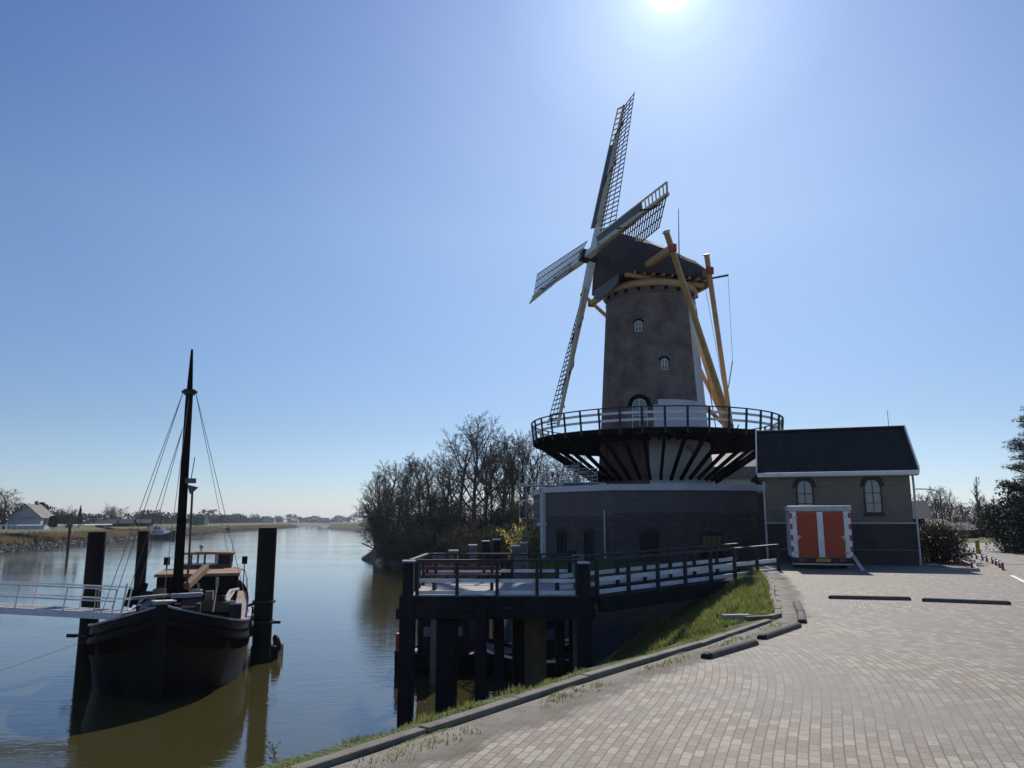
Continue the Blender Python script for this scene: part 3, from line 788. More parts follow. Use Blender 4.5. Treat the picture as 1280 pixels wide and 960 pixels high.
for q in (-2.3, 2.3): mb.bar(capP(F0 - .1, q, 15.52), capP(R0 + .5, q * .62, 15.6), .22, .22)
for k in range(9):
    u = 2.2 - k * .58; mb.bar(capP(u, 2.75 - abs(k - 3) * .05, 15.60), capP(u, 2.1, 15.66), .10, .12); mb.bar(capP(u, -2.75 + abs(k - 3) * .05, 15.60), capP(u, -2.1, 15.66), .10, .12)
mb.bar(capP(R0 + .1, 1.5, 15.72), capP(R0 + .1, -1.5, 15.72), .22, .25)
mb.build('cap_frame', 'oiled_wood', cap)
mb = MB(); mb.bar(capP(-2.9, 0, 15.35), capP(-2.2, 0, 15.2), 1.3, .5); mb.build('tail_block', 'black_tar', cap)
# front gable board (blue-grey with a scalloped foot)
mb = MB(); pts = []
for i in range(13):
    q = -1.75 + 3.5 * i / 12; pts.append((q, 14.98 + .55 * (q / 2.3) ** 2 - (.10 if i % 2 else 0)))
pts += [(1.8, 15.7), (-1.8, 15.7)]
mb.slab([capP(F0 + .06, q, z) for q, z in pts], nh * .07); mb.build('gable_board', 'blue_grey_board', cap)

# tail gear: long and short cross beams, braces, tail pole, winch
ll, lz, lo = 5.47, 16.08, 1.45
def P3(o_, l_, z): return MC + nh * o_ + hh * l_ + Vector((0, 0, z))
lng = MB(); lng.bar(P3(lo, -ll, lz), P3(lo, ll, lz), .30, .34); LB = lng.build('long_beam', 'oiled_wood', mill, bevel=.02)
lng = MB(); lng.bar(P3(-2.48, -2.85, 16.08), P3(-2.48, 2.85, 16.08), .26, .30); SB = lng.build('short_beam', 'oiled_wood', mill, bevel=.02)
TB = Vector((13.0, 47.6, 6.95)); foot = MC + (-nh) * 5.1; foot = Vector((foot.x, foot.y, 6.75))
mb = MB(); mb.bar(P3(-2.2, 0, 16.5), foot + Vector((0, 0, -.1)), .42, .42, w1=.36, h1=.36); mb.build('tail_pole', 'oiled_wood', mill, bevel=.02)
for o_, l_, z, parent in ((lo, ll, lz, LB), (lo, -ll, lz, LB), (-2.48, 2.7, 16.08, SB), (-2.48, -2.7, 16.08, SB)):
    e = P3(o_, l_, z); dd = (e - foot).normalized()
    mb = MB(); mb.bar(foot + Vector((0, 0, .55)) + hh * (.16 if l_ > 0 else -.16), e + dd * .95, .30 if abs(l_) > 3 else .24, .26 if abs(l_) > 3 else .22, w1=.26, h1=.24)
    mb.build('brace', 'oiled_wood', mill, bevel=.015)
    mb = MB(); mb.box(e + hh * (.14 if l_ > 0 else -.14), (.42, .12, .42), FACE + pi / 2 + pi / 2); mb.build('beam_end_cap', 'red_paint', parent)
    mb = MB(); mb.bar(e + dd * .93, e + dd * 1.0, .34, .34); mb.build('brace_cap', 'cream_wood', parent)
mb = MB(); mb.tube(foot + hh * .55 + Vector((0, 0, .2)), foot - hh * .55 + Vector((0, 0, .2)), .12, n=10)
for k in range(6):
    a = k * pi / 3; c = foot + hh * .55 + Vector((0, 0, .2)); mb.bar(c, c + nh * (.55 * cos(a)) + Vector((0, 0, .55 * sin(a))), .05)
mb.build('winch', 'dark_timber', mill)
mb = MB()
for k, u in enumerate((-30, 28)):
    a = FACE + pi + radians(u); mb.path([foot + Vector((0, 0, .25)), Vector((MC.x + 6.8 * cos(a), MC.y + 6.8 * sin(a), GZ + .12))], .02, 5)
mb.path([P3(-3.3, -.6, 16.4), P3(-4.4, -.4, 7.2)], .03, 5).path([P3(-2.6, 1.9, 16.0), foot + Vector((0, 0, .9))], .014, 4)
mb.build('chain', 'iron', mill)
# signal arm with its cord, lightning rod
mb = MB(); e1 = at(884, 349, 46.3); e2 = at(910, 344, 44.6); mb.bar(e1, e2, .10, .10); arm = mb.build('brake_arm', 'black_paint', mill)
mb = MB(); mb.path([e2, e2 + Vector((.02, .03, -5.3))], .012, 4).path([e2 + Vector((.02, .03, -5.3)), e2 + Vector((-.25, .3, -6.9))], .03, 5); mb.build('cord', 'rope', arm)
mb = MB(); q = capP(-2.1, 0, 17.4); mb.tube(q, q + Vector((.1, 0, 3.6)), .04, .02); mb.build('lightning_rod', 'iron', cap)

# windshaft and sails
HUB = MC + nh * 3.81 + Vector((0, 0, 17.17))
mb = MB(); mb.tube(HUB - rotor_n * 1.6, HUB + rotor_n * .15, .38, .34, 12); mb.bar(HUB - rotor_n * .50, HUB + rotor_n * .62, .62, .62, up=vv)
ax = mb.build('windshaft', 'iron', mill, bevel=.03)
mb = MB(); mb.box(HUB + rotor_n * .66 + vv * .12, (.1, .22, .14), FACE); mb.build('gilded_end', 'gold_band', ax)
mb = MB(); mb.box(HUB + rotor_n * .66 - vv * .16, (.1, .22, .14), FACE); mb.build('gilded_end', 'gold_band', ax)
LS = 10.26
def make_sail(d, tt, off, name='sail', label=None):
    """d along the sail, tt towards the lattice side; off = distance of this stock along the shaft"""
    C0 = HUB + rotor_n * off
    def tw(r, a0=14, a1=-3): return radians(np.interp(r, [1.5, LS], [a0, a1]))
    def lat(r, w_): a = tw(r); return C0 + d * r + tt * (cos(a) * w_) - rotor_n * (sin(a) * w_)
    def lead(r, w_): a = tw(r, 30, 16); return C0 + d * r - tt * (cos(a) * w_) + rotor_n * (sin(a) * w_)
    s_ = MB(); s_.mat(1).bar(C0, C0 + d * 2.0, .40, .42, up=rotor_n, w1=.38, h1=.38)
    s_.mat(0).bar(C0 + d * 2.002, C0 + d * LS, .36, .36, up=rotor_n, w1=.15, h1=.15)
    root = s_.build(name, ['cream_wood', 'white_paint'], mill, bevel=.015)
    if label: root['label'] = label
    # lattice: cross bars and three long laths
    m_ = MB(); R1, R2, NB = 1.75, LS - .15, 29
    for k in range(NB):
        r = R1 + (R2 - R1) * k / (NB - 1); m_.bar(lat(r, -.12), lat(r + .0, 1.7), .055, .04, up=rotor_n)
    for w_ in (.57, 1.14, 1.7):
        rr = np.linspace(R1 - .1, R2 + .08, 9)
        for a_, b_ in zip(rr, rr[1:]): m_.bar(lat(a_, w_), lat(b_, w_), .05, .03, up=rotor_n)
    m_.build('sail_lattice', 'lattice_wood', root)
    # leading board: solid inner part, open ladder at the tip, pale edge beam
    m_ = MB(); r1 = 2.0; r2 = LS * .74
    rr = np.linspace(r1, r2, 7)
    for a_, b_ in zip(rr, rr[1:]):
        m_.slab([lead(a_, .12), lead(b_, .10), lead(b_, .52), lead(a_, .56)], rotor_n * .03)
    m_.build('leading_board', 'blue_grey_board', root)
    m_ = MB(); rr = np.linspace(r1, LS - .05, 8)
    for a_, b_ in zip(rr, rr[1:]): m_.bar(lead(a_, .58), lead(b_, .58), .09, .06, up=rotor_n)
    for k in range(8):
        r = r2 + (LS - .05 - r2) * k / 7; m_.bar(lead(r, .02), lead(r, .58), .07, .04, up=rotor_n)
    m_.bar(C0 + d * (LS - .1), lead(LS - .05, .6), .10, .06, up=rotor_n)
    m_.build('edge_beam', 'cream_wood', root)
    # rolled sailcloth rope round the stock
    m_ = MB()
    for k in range(14):
        r = 2.2 + k * .5; m_.tube(C0 + d * r + tt * .16 * sin(k * 1.1) + rotor_n * .2 * cos(k * 1.1), C0 + d * (r + .5) + tt * .16 * sin((k + 1) * 1.1) + rotor_n * .2 * cos((k + 1) * 1.1), .035, n=5, cap=False)
    m_.build('sail_rope', 'black_tar', root)
    return root
dA = vv * cos(ALPHA) + hh * sin(ALPHA); dB = hh * cos(ALPHA) - vv * sin(ALPHA)
make_sail(dA, dB, -.12, label='sail pointing almost straight up')
make_sail(dB, -dA, .28, label='sail reaching towards the viewer across the cap')
make_sail(-dA, -dB, -.12, label='sail pointing down to the gallery')
make_sail(-dB, dA, .28, label='sail reaching away to the left')
# ------------------------------------------------------------------ viewing platform on piles, footbridge
PX0, PX1, PY0, PY1, DZ = -2.95, 2.10, 21.9, 26.4, -.30
pf = empty('viewing_platform', (-.4, 24, DZ), 'timber viewing platform on black piles with white and black railings beside the quay', 'platform')
mb = MB(); n_ = 22
for i in range(n_):
    y = PY0 + (PY1 - PY0) * (i + .5) / n_; mb.box(((PX0 + PX1) / 2, y, DZ - .02 + random.uniform(-.003, .003)), (PX1 - PX0, (PY1 - PY0) / n_ - .012, .045))
mb.build('deck', 'deck_board', pf)
mb = MB()
for i in range(8): x = PX0 + .1 + (PX1 - PX0 - .2) * i / 7; mb.box((x, (PY0 + PY1) / 2, DZ - .15), (.12, PY1 - PY0 - .1, .2))
mb.build('joist', 'dark_timber', pf)
for y in (PY0 - .12, PY1 + .02):
    mb = MB(); mb.box(((PX0 + PX1) / 2 - .02, y, DZ - .48), (PX1 - PX0 + .4, .16, .28)); mb.build('cross_beam', 'dark_timber', pf, bevel=.02)
mb = MB(); mb.box((PX0 - .08, (PY0 + PY1) / 2, DZ - .26), (.10, PY1 - PY0 + .4, .52)).box(((PX0 + PX1) / 2, PY0 - .03, DZ - .18), (PX1 - PX0 + .3, .07, .30)); mb.build('fascia', 'dark_timber', pf)
def pile(x, y, top, r=.27, parent=None, name='pile', mat='dark_timber', sq=True, bot=-6.0, cap=False):
    mb = MB(); 
    if sq: mb.box((x, y, (top + bot) / 2), (2 * r, 2 * r, top - bot), random.uniform(-.05, .05))
    else: mb.tube((x, y, bot), (x, y, top), r, r * .97, 16)
    o = mb.build(name, mat, parent, bevel=.02 if sq else 0, smooth=False)
    if cap: c = MB(); c.box((x, y, top + .02), (2 * r + .06, 2 * r + .06, .05)); c.build('pile_cap', 'steel_galv', o)
    return o
for x0_, zt_ in ((-2.86, .60), (1.98, .56)):
    pile(x0_, PY0 - .05, DZ - .3, .20, pf); o_ = pile(x0_, PY0 - .05, zt_, .14, pf, cap=True, bot=DZ - .3)
pile(-.84, PY0 - .30, DZ - .0, .145, pf)
for px_, y, r_ in ((559, PY0 + .9, .28), (624, PY0 + 2.0, .14), (648, PY1 - 1.4, .19), (700, PY1 - .2, .15)):
    pile(at(px_, 800, y).x, y, DZ - .4, r_, pf, mat='wet_timber')
pile(2.0, PY1 - .1, .75, .13, pf)
pile(at(669, 800, PY0 + 2.9).x, PY0 + 2.9, DZ - .4, .33, pf, mat='brown_timber')
def rail_run(parent, pts, posts, h=.93, top='green_rail', n_white=2, gate=None):
    """pts: ground polyline of the fence; posts every given number per leg"""
    k = 0
    for (a, b_), np_ in zip(zip(pts, pts[1:]), posts):
        a = Vector(a); b_ = Vector(b_)
        for i in range(np_ + 1):
            if i == 0 and k > 0: continue
            p = a.lerp(b_, i / np_); m_ = MB(); m_.box(p + Vector((0, 0, h / 2 - .02)), (.09, .09, h), atan2((b_ - a).y, (b_ - a).x)); m_.build('railing_post', 'black_paint', parent)
        m_ = MB(); m_.bar(a + Vector((0, 0, h)), b_ + Vector((0, 0, h)), .13, .06); m_.build('handrail', 'black_paint', parent)
        t = (b_ - a).normalized(); nn_ = Vector((t.y, -t.x, 0)) * .06
        for z in (.06, .38):
            m_ = MB(); m_.bar(a - nn_ + Vector((0, 0, z)), b_ - nn_ + Vector((0, 0, z)), .03, .10); m_.build('white_rail', 'white_paint', parent)
        k += 1
fy = PY0 + .05
rail_run(pf, [(PX0 + .32, fy, DZ), (1.80, fy, DZ)], [4]); 
rail_run(pf, [(PX0 + .12, fy, DZ), (PX0 + .12, PY1 - .1, DZ), (PX1 - .2, PY1 - .1, DZ)], [4, 5])
# bench
be = empty('bench', (-1.45, 23.6, DZ), 'dark red slatted bench on the timber platform', 'bench')
mb = MB(); [mb.box((-1.45, 23.75, DZ + z), (2.25, .04, .11)) for z in (.62, .80)]; mb.build('backrest', 'bench_red', be)
mb = MB(); [mb.box((-1.45, 23.35 + q, DZ + .44), (2.25, .11, .04)) for q in (0, .13, .26)]; mb.build('seat', 'bench_red', be)
for x in (-2.3, -.6):
    mb = MB(); mb.box((x, 23.45, DZ + .21), (.09, .34, .42)).box((x, 23.8, DZ + .42), (.09, .06, .84)); mb.build('leg', 'black_paint', be)

# footbridge up to the quay
fb = empty('footbridge', (5.5, 24.3, -.2), 'sloping footbridge with paired white rails from the platform up to the quay', 'footbridge')
B0 = Vector((2.35, 22.0, DZ + .0)); B1 = Vector((9.35, 27.7, -.04)); bt = (B1 - B0).normalized(); bn = Vector((bt.y, -bt.x, 0)).normalized()
mb = MB(); nb = 46
for i in range(nb):
    p = B0.lerp(B1, (i + .5) / nb) - bn * .8 - Vector((0, 0, .1)); mb.bar(p - bn * .74, p + bn * .74, .16, .05)
mb.build('deck', 'dark_timber', fb)
mb = MB()
for q in (.1, -1.7): mb.bar(B0 + bn * (-.8 + (q + .8)) + Vector((0, 0, -.26)), B1 + bn * q + Vector((0, 0, -.26)), .12, .42)
mb.build('girder', 'dark_timber', fb)
for q in (.02, -1.62):
    a = B0 + bn * q; b_ = B1 + bn * q
    for i in range(8):
        p = a.lerp(b_, i / 7); m_ = MB(); m_.box(p + Vector((0, 0, .35)), (.09, .09, 1.15), atan2(bt.y, bt.x)); m_.build('railing_post', 'black_paint', fb)
    m_ = MB(); m_.bar(a + Vector((0, 0, .93)), b_ + Vector((0, 0, .93)), .13, .06); m_.build('handrail', 'black_paint', fb)
    for z in (.07, .40):
        m_ = MB(); m_.bar(a - bn * .06 + Vector((0, 0, z)), b_ - bn * .06 + Vector((0, 0, z)), .03, .12); m_.build('white_rail', 'white_paint', fb)
pl_ = pile(B0.x - .35, B0.y + 1.9, .72, .17, fb, mat='grey_timber', name='end_post')

# mooring posts behind the platform
for q, lab, r in (((549, 693, 28.3), 'grey square timber mooring post with a broad flat top, nearest the platform corner', .21), ((567, 689, 30.9), 'mooring post leaning beside the broad grey post', .17), ((591, 682, 32), 'pale grey timber mooring post standing alone left of the dark pair', .16),
             ((607, 677, 35.2), 'dark mooring post against the trees, left of the dark pair', .16), ((621, 675, 36.3), 'dark mooring post against the trees, right of the dark pair', .16), ((645, 683, 30.9), 'short grey mooring post in front of the yellow willow bush', .15), ((655, 679, 32), 'taller grey mooring post in front of the yellow willow bush', .15)):
    p = at(*q); e = empty('mooring_post', (p.x, p.y, WZ), lab, 'mooring post', 'mooring posts behind the platform')
    mb = MB(); mb.box((p.x, p.y, (p.z - 6) / 2), (2 * r, 2 * r, p.z + 6), random.uniform(-.3, .3)); mb.build('post', 'grey_timber' if q[2] < 33 else 'dark_timber', e, bevel=.02)
    mb = MB(); mb.box((p.x, p.y, p.z + .02), (2 * r + .03, 2 * r + .03, .05), 0); mb.build('post_cap', 'steel_galv', e)

# workboats moored under the platform
def small_boat(name, c, L, W, rz, label, cab_col, deck_m, cabx=-.5, mast=True):
    e = empty(name, (c[0], c[1], WZ), label, 'boat', 'small boats behind the platform'); R = Matrix.Rotation(rz, 3, 'Z')
    def B(x, y, z): v = R @ Vector((x, y, 0)); return Vector((c[0] + v.x, c[1] + v.y, WZ + z))
    st_ = [(-L / 2, .72, .75), (-L / 2 + .4, .9, .72), (-L * .2, 1, .66), (L * .15, 1, .70), (L * .32, .78, .82), (L * .43, .42, .95), (L / 2, .04, 1.1)]
    rows = []
    for x, wf, z in st_:
        h = W / 2 * wf; rows.append([B(x, -h, z), B(x, -h * .94, .2), B(x, -h * .7, -.3), B(x, 0, -.5), B(x, h * .7, -.3), B(x, h * .94, .2), B(x, h, z)])
    mb = MB(); mb.grid(rows); mb.add(rows[0], [tuple(range(7))]); mb.build('hull', 'hull_black', e)
    mb = MB(); mb.grid([[B(x, -W / 2 * wf * .97, z - .08), B(x, W / 2 * wf * .97, z - .08)] for x, wf, z in st_]); mb.build('deck', deck_m, e)
    for s_ in (-1, 1):
        mb = MB(); mb.path([B(x, s_ * W / 2 * wf, z + .02) for x, wf, z in st_], .05, 6); mb.build('gunwale', 'white_paint' if s_ > 0 else cab_col, e)
    mb = MB(); mb.box(B(cabx, 0, 1.3), (L * .26, W * .62, 1.3), rz); mb.box(B(cabx, 0, 2.0), (L * .3, W * .7, .08), rz); cb = mb.build('cabin', cab_col, e, bevel=.02)
    mb = MB()
    for y in (-W * .315, W * .315): mb.box(B(cabx, y, 1.5), (L * .2, .03, .36), rz)
    mb.box(B(cabx - L * .132, 0, 1.5), (.03, W * .45, .36), rz); mb.build('cabin_window', 'pane_glass', cb)
    if mast: mb = MB(); mb.tube(B(cabx, 0, 1.7), B(cabx, 0, 4.0), .03); mb.tube(B(cabx, -.4, 3.0), B(cabx, .4, 3.0), .02); mb.build('mast', 'white_paint', e)
    for k in range(3):
        mb = MB(); mb.torus(B(-L * .3 + k * L * .25, -W / 2 * 1.0 - .06, .5), .2, .07, R @ Vector((0, 1, 0))); mb.build('tyre_fender', 'rubber_end', e)
    return e
bo = small_boat('workboat', (-.75, 31.2), 7.4, 2.5, .05, 'low dark workboat with pink deck and dark cabin behind the platform piles', 'dark_timber', 'pink_deck', -1.9)
mb = MB(); p = at(501.5, 776, 30.6); mb.box((p.x, p.y, -2.95), (.32, .4, .9)); mb.build('red_locker', 'orange_red', bo)
small_boat('dinghy', (.4, 30.2), 4.6, 1.7, 2.4, 'small grey decked boat with its bow towards the workboat', 'wet_timber', 'grey_timber', -.6, False)

# ------------------------------------------------------------------ brick shed with arched windows
HL = Vector((10.72, 32.75, 0)); HR = Vector((15.93, 30.95, 0)); ht = (HR - HL).normalized(); hn = Vector((ht.y, -ht.x, 0)); HW = (HR - HL).length; HD = 4.7
sh = empty('brick_shed', tuple((HL + HR) / 2 - hn * HD / 2), 'small light brick shed with black tiled roof and two arched windows', 'shed')
def H(u, d, z): return HL + ht * u - hn * d + Vector((0, 0, z))
EZ, RZ = 3.60, 5.54
mb = MB()
for z0, z1, k, pr in ((-.3, 1.62, 1, .05), (1.62, EZ, 0, 0)):
    mb.mat(k)
    for (a, b_) in (((-pr, -pr), (HW + pr, -pr)), ((HW + pr, -pr), (HW + pr, HD)), ((HW + pr, HD), (-pr, HD)), ((-pr, HD), (-pr, -pr))):
        mb.quad(H(*a, z0), H(*b_, z0), H(*b_, z1), H(*a, z1))
mb.mat(0)
for u in (0, HW): mb.add([H(u, 0, EZ), H(u, HD, EZ), H(u, HD / 2, RZ - .05)], [(0, 1, 2)])
wall = mb.build('wall', ['shed_brick', 'shed_plinth'], sh, uv=wall_uv)
mb = MB(); mb.bar(H(-.06, -.06, 1.64), H(HW + .06, -.06, 1.64), .14, .06); mb.bar(H(HW + .06, -.06, 1.64), H(HW + .06, HD, 1.64), .14, .06); mb.build('ledge', 'grey_trim', wall)
mb = MB(); mb.bar(H(-.07, -.07, .58), H(HW + .07, -.07, .58), .06, .04); mb.build('lower_ledge', 'grey_timber', wall)
mb = MB(); OV = .28
for a, b_ in ((-.32, HD / 2), (HD + .32, HD / 2)):
    zz = EZ + .10
    P_ = [H(-OV, a, zz), H(HW + OV, a, zz), H(HW + OV, b_, RZ + .1), H(-OV, b_, RZ + .1)]
    if a > 0: P_ = P_[::-1]
    mb.quad(*P_); mb.add([p - Vector((0, 0, .10)) for p in P_][::-1], [(0, 1, 2, 3)])
# stepped tile courses so the roof is not one flat sheet
mb2 = MB(); rowsn = 11
for i in range(rowsn):
    f0 = i / rowsn; f1 = (i + 1) / rowsn
    d0 = -.34 + (HD / 2 + .34) * f0; d1 = -.34 + (HD / 2 + .34) * f1; z0 = EZ + .10 + (RZ - EZ) * f0; z1 = EZ + .10 + (RZ - EZ) * f1
    nt_ = 24
    pts0 = []; pts1 = []
    for j in range(nt_ * 4 + 1):
        u = -OV + (HW + 2 * OV) * j / (nt_ * 4); wv = .028 * (1 if j % 4 in (1, 2) else 0)
        pts0.append(H(u, d0, z0 + .045 + wv)); pts1.append(H(u, d1, z1 + .03 + wv))
    mb2.grid([pts0, pts1]); mb2.grid([[p - Vector((0, 0, .05)) for p in pts0], pts0])
rf = mb.build('roof', 'dark_tile', sh, uv=roof_uv); mb2.build('tile_courses', 'dark_tile', rf, uv=roof_uv)
mb = MB(); nr = 15
for i in range(nr): mb.tube(H(-OV + (HW + 2 * OV) * i / nr, HD / 2, RZ + .16), H(-OV + (HW + 2 * OV) * (i + 1.03) / nr, HD / 2, RZ + .17), .11, .10, 8)
mb.build('ridge_tiles', 'dark_tile', rf)
for u, s_ in ((-OV - .03, 0), (HW + OV + .03, 1)):
    mb = MB()
    for a in (-.36, HD + .36): mb.bar(H(u, a, EZ + .12), H(u, HD / 2, RZ + .19), .05, .20)
    mb.build('bargeboard', 'white_paint', rf)
mb = MB(); mb.bar(H(-OV - .02, -.40, EZ + .02), H(HW + OV + .02, -.40, EZ + .02), .16, .17); mb.build('gutter', 'white_paint', sh, bevel=.02)
mb = MB(); mb.bar(H(-OV, -.17, EZ - .07), H(HW + OV, -.17, EZ - .07), .32, .04); mb.build('soffit', 'grey_trim', sh)
mb = MB(); mb.path([H(HW + .05, -.36, EZ), H(HW + .10, -.12, EZ - .25), H(HW + .10, -.12, -.1)], .045, 8)
mb.build('downpipe', 'steel_galv', sh)
mb = MB(); mb.path([H(-.1, -.36, EZ), H(-.06, -.12, EZ - .25), H(-.06, -.12, -.1)], .045, 8); mb.build('downpipe', 'steel_galv', sh)
mb = MB(); q = H(HW - .3, HD / 2, RZ + .2); mb.tube(q, q + Vector((0, 0, .75)), .012, n=5); mb.build('aerial', 'iron', rf)
for px_ in (1007, 1092):
    g_ = at(px_, 630, 32); k = (g_ - HL).dot(ht); 
    ray = (g_ - Vector((0, 0, EYE))); tt_ = (HL - Vector((0, 0, EYE))).dot(hn) / ray.dot(hn); g_ = Vector((0, 0, EYE)) + ray * tt_; k = (g_ - HL).dot(ht)
    window(sh, H(k, 0, 2.02), ht, hn, .66, 1.40, .33, 'black_paint', 'pane_glass', 1, 2, sill='black_paint', surround='shed_plinth', sw=.15, fw=.05)

# ------------------------------------------------------------------ red-doored trailer
TL = Vector((10.22, 28.75, 0)); TRr = Vector((12.23, 28.15, 0)); tt = (TRr - TL).normalized(); tn = Vector((tt.y, -tt.x, 0)); TW = (TRr - TL).length; TD = 2.6
tr_ = empty('box_trailer', tuple((TL + TRr) / 2 - tn * TD / 2), 'silver box trailer with two red rear doors and striped corner posts', 'trailer')
def T(u, d, z): return TL + tt * u - tn * d + Vector((0, 0, z))
trz = atan2(tt.y, tt.x)
mb = MB(); mb.box(T(TW / 2, TD / 2, 1.26), (TW, TD, 1.70), trz); mb.build('body', 'grey_trim', tr_, bevel=.02)
mb = MB(); mb.box(T(TW / 2, TD / 2 - .02, 2.17), (TW + .08, TD + .1, .20), trz); mb.build('roof', 'steel_galv', tr_, bevel=.02)
for u in (.17, TW - .17):
    mb = MB(); mb.box(T(u, -.03, 1.24), (.15, .06, 1.66), trz); cp_ = mb.build('corner_post', 'white_paint', tr_)
for u in (.055, TW - .055):
    mb = MB(); mb.box(T(u, -.03, 1.26), (.08, .055, 1.60), trz); sp_ = mb.build('reflector_strip', 'white_paint', tr_)
    for k in range(4):
        mb = MB(); mb.box(T(u, -.035, 1.92 - k * .40), (.084, .06, .19), trz); mb.build('red_block', 'signal_red', sp_)
DW = (TW - .5 - .20) / 2
for i, u in enumerate((.25 + DW / 2, TW - .25 - DW / 2)):
    mb = MB(); mb.box(T(u, -.035, 1.24), (DW, .05, 1.60), trz); dr = mb.build('door', 'red_paint', tr_)
    s_ = -1 if i == 0 else 1
    mb = MB(); mb.box(T(u + s_ * (DW / 2 - .03), -.075, 1.13), (.05, .04, .16), trz).box(T(u + s_ * (DW / 2 - .08), -.085, 1.15), (.12, .03, .03), trz); mb.build('handle', 'cream_wood', dr)
    for z in (.6, 1.85): mb = MB(); mb.box(T(u + s_ * (DW / 2 + .02), -.08, z), (.12, .03, .05), trz); mb.build('hinge', 'steel_galv', dr)
mb = MB(); mb.box(T(TW / 2, -.04, 1.24), (.20, .06, 1.62), trz); mb.build('centre_post', 'white_paint', tr_)
mb = MB(); mb.box(T(TW / 2, -.02, .33), (TW - .04, .10, .16), trz); bp_ = mb.build('rear_bar', 'iron', tr_)
mb = MB(); mb.box(T(TW / 2 + .02, -.085, .33), (.50, .02, .11), trz); mb.build('number_plate', 'yellow_paint', bp_)
for u in (.36, TW - .36): mb = MB(); mb.box(T(u, -.085, .33), (.22, .03, .09), trz); mb.build('tail_light', 'lamp_red', bp_)
mb = MB(); mb.box(T(TW / 2, -.03, .19), (TW - .02, .08, .05), trz); mb.build('bumper', 'steel_galv', tr_)
for u in (.22, TW - .22):
    for d in (1.25, 1.85):
        mb = MB(); mb.tube(T(u - .09, d, .27), T(u + .09, d, .27), .27, n=20); wh = mb.build('wheel', 'rubber_end', tr_)
        mb = MB(); mb.tube(T(u - .10, d, .27), T(u + .10, d, .27), .14, n=12); mb.build('rim', 'steel_galv', wh)
mb = MB(); mb.bar(T(TW / 2, TD, .3), T(TW / 2, TD + .35, .35), .1); mb.build('drawbar', 'iron', tr_)
mb = MB(); a = T(TW - .02, .06, .50); b_ = atz(1079, 714, .04); mb.bar(a, b_, .12, .06); mb.build('prop_stand', 'steel_galv', tr_)

# ------------------------------------------------------------------ rubber parking stops on the paving
def stop(p0, p1, label, r=.078, hh_=.078):
    p0 = Vector(p0); p1 = Vector(p1); c = (p0 + p1) / 2; e = empty('parking_stop', (c.x, c.y, 0), label, 'parking stop', 'parking stops on the paving')
    d = (p1 - p0).normalized(); sd = Vector((-d.y, d.x, 0)); prof = [(-r, 0), (-r * .95, hh_ * .55), (-r * .6, hh_ * .92), (0, hh_), (r * .6, hh_ * .92), (r * .95, hh_ * .55), (r, 0)]
    mb = MB(); mb.grid([[p + sd * u + Vector((0, 0, z + .005)) for u, z in prof] for p in (p0, p0.lerp(p1, .25), p0.lerp(p1, .5), p0.lerp(p1, .75), p1)]); mb.build('body', 'rubber', e, smooth=True)
    for p, s_ in ((p0, -1), (p1, 1)):
        mb = MB(); rows = [[p + sd * u + Vector((0, 0, z + .005)) for u, z in prof], [p + d * s_ * .05 + sd * u * .85 + Vector((0, 0, z * .75 + .005)) for u, z in prof]]
        mb.grid(rows); mb.add(rows[1], [tuple(range(7))]); mb.build('end_cap', 'rubber_end', e)
stop(atz(884, 823, 0), atz(941, 806, 0), 'nearest grey parking stop lying along the kerb')
stop(atz(953, 799, 0), atz(996, 784, 0), 'second grey parking stop along the kerb, close to its bend')
stop(atz(1003, 779, 0), atz(1001.5, 769, 0), 'short front piece of the grey parking stop pointing away beside the kerb')
stop(atz(1001, 767.5, 0), atz(996, 756, 0), 'short back piece of the grey parking stop pointing away beside the kerb')
stop(atz(1039, 748.5, 0), atz(1135, 750.5, 0), 'long black parking stop in front of the trailer', .08)
stop(atz(1156, 752, 0), atz(1260, 756, 0), 'long black parking stop nearest the road', .08)
# ------------------------------------------------------------------ low red and white rails at the sidewalk
def low_rail(pts, label, hgt):
    c = Vector(pts[len(pts) // 2]); e = empty('low_railing', (c.x, c.y, 0), label, 'railing', 'low red railings by the sidewalk')
    for p in pts:
        p = Vector(p); mb = MB(); mb.box((p.x, p.y, hgt / 2), (.06, .06, hgt), .4); po = mb.build('post', 'signal_red', e)
        mb = MB(); mb.box((p.x, p.y, hgt + .01), (.065, .065, .02), .4); mb.build('post_top', 'white_paint', po)
    for a, b_ in zip(pts, pts[1:]): mb = MB(); mb.tube(Vector((a[0], a[1], hgt - .05)), Vector((b_[0], b_[1], hgt - .05)), .022, n=6); mb.build('rail', 'steel_galv', e)
low_rail([atz(x, y, 0) for x, y in ((1198, 694.5), (1207, 696), (1214, 697.6), (1221, 699.3), (1228.5, 701.2), (1234, 703), (1241, 705), (1245.5, 707.2), (1250, 710), (1254, 713))], 'long curving row of low red posts between sidewalk and road', .26)
low_rail([atz(x, y, 0) for x, y in ((1194, 704), (1199, 706), (1204, 708), (1215.5, 713))], 'short row of low red posts beside the bush', .27)
# yellow post
p = atz(1223, 692.5, 0); e = empty('marker_post', (p.x, p.y, 0), 'yellow marker post at the near edge of the road', 'post')
mb = MB(); mb.box((p.x, p.y, .34), (.16, .14, .68), .3, taper=.94); mb.build('post', 'yellow_paint', e, bevel=.01)
mb = MB(); mb.box((p.x, p.y, .70), (.22, .2, .06), .3); mb.build('post_top', 'yellow_paint', e, bevel=.01)
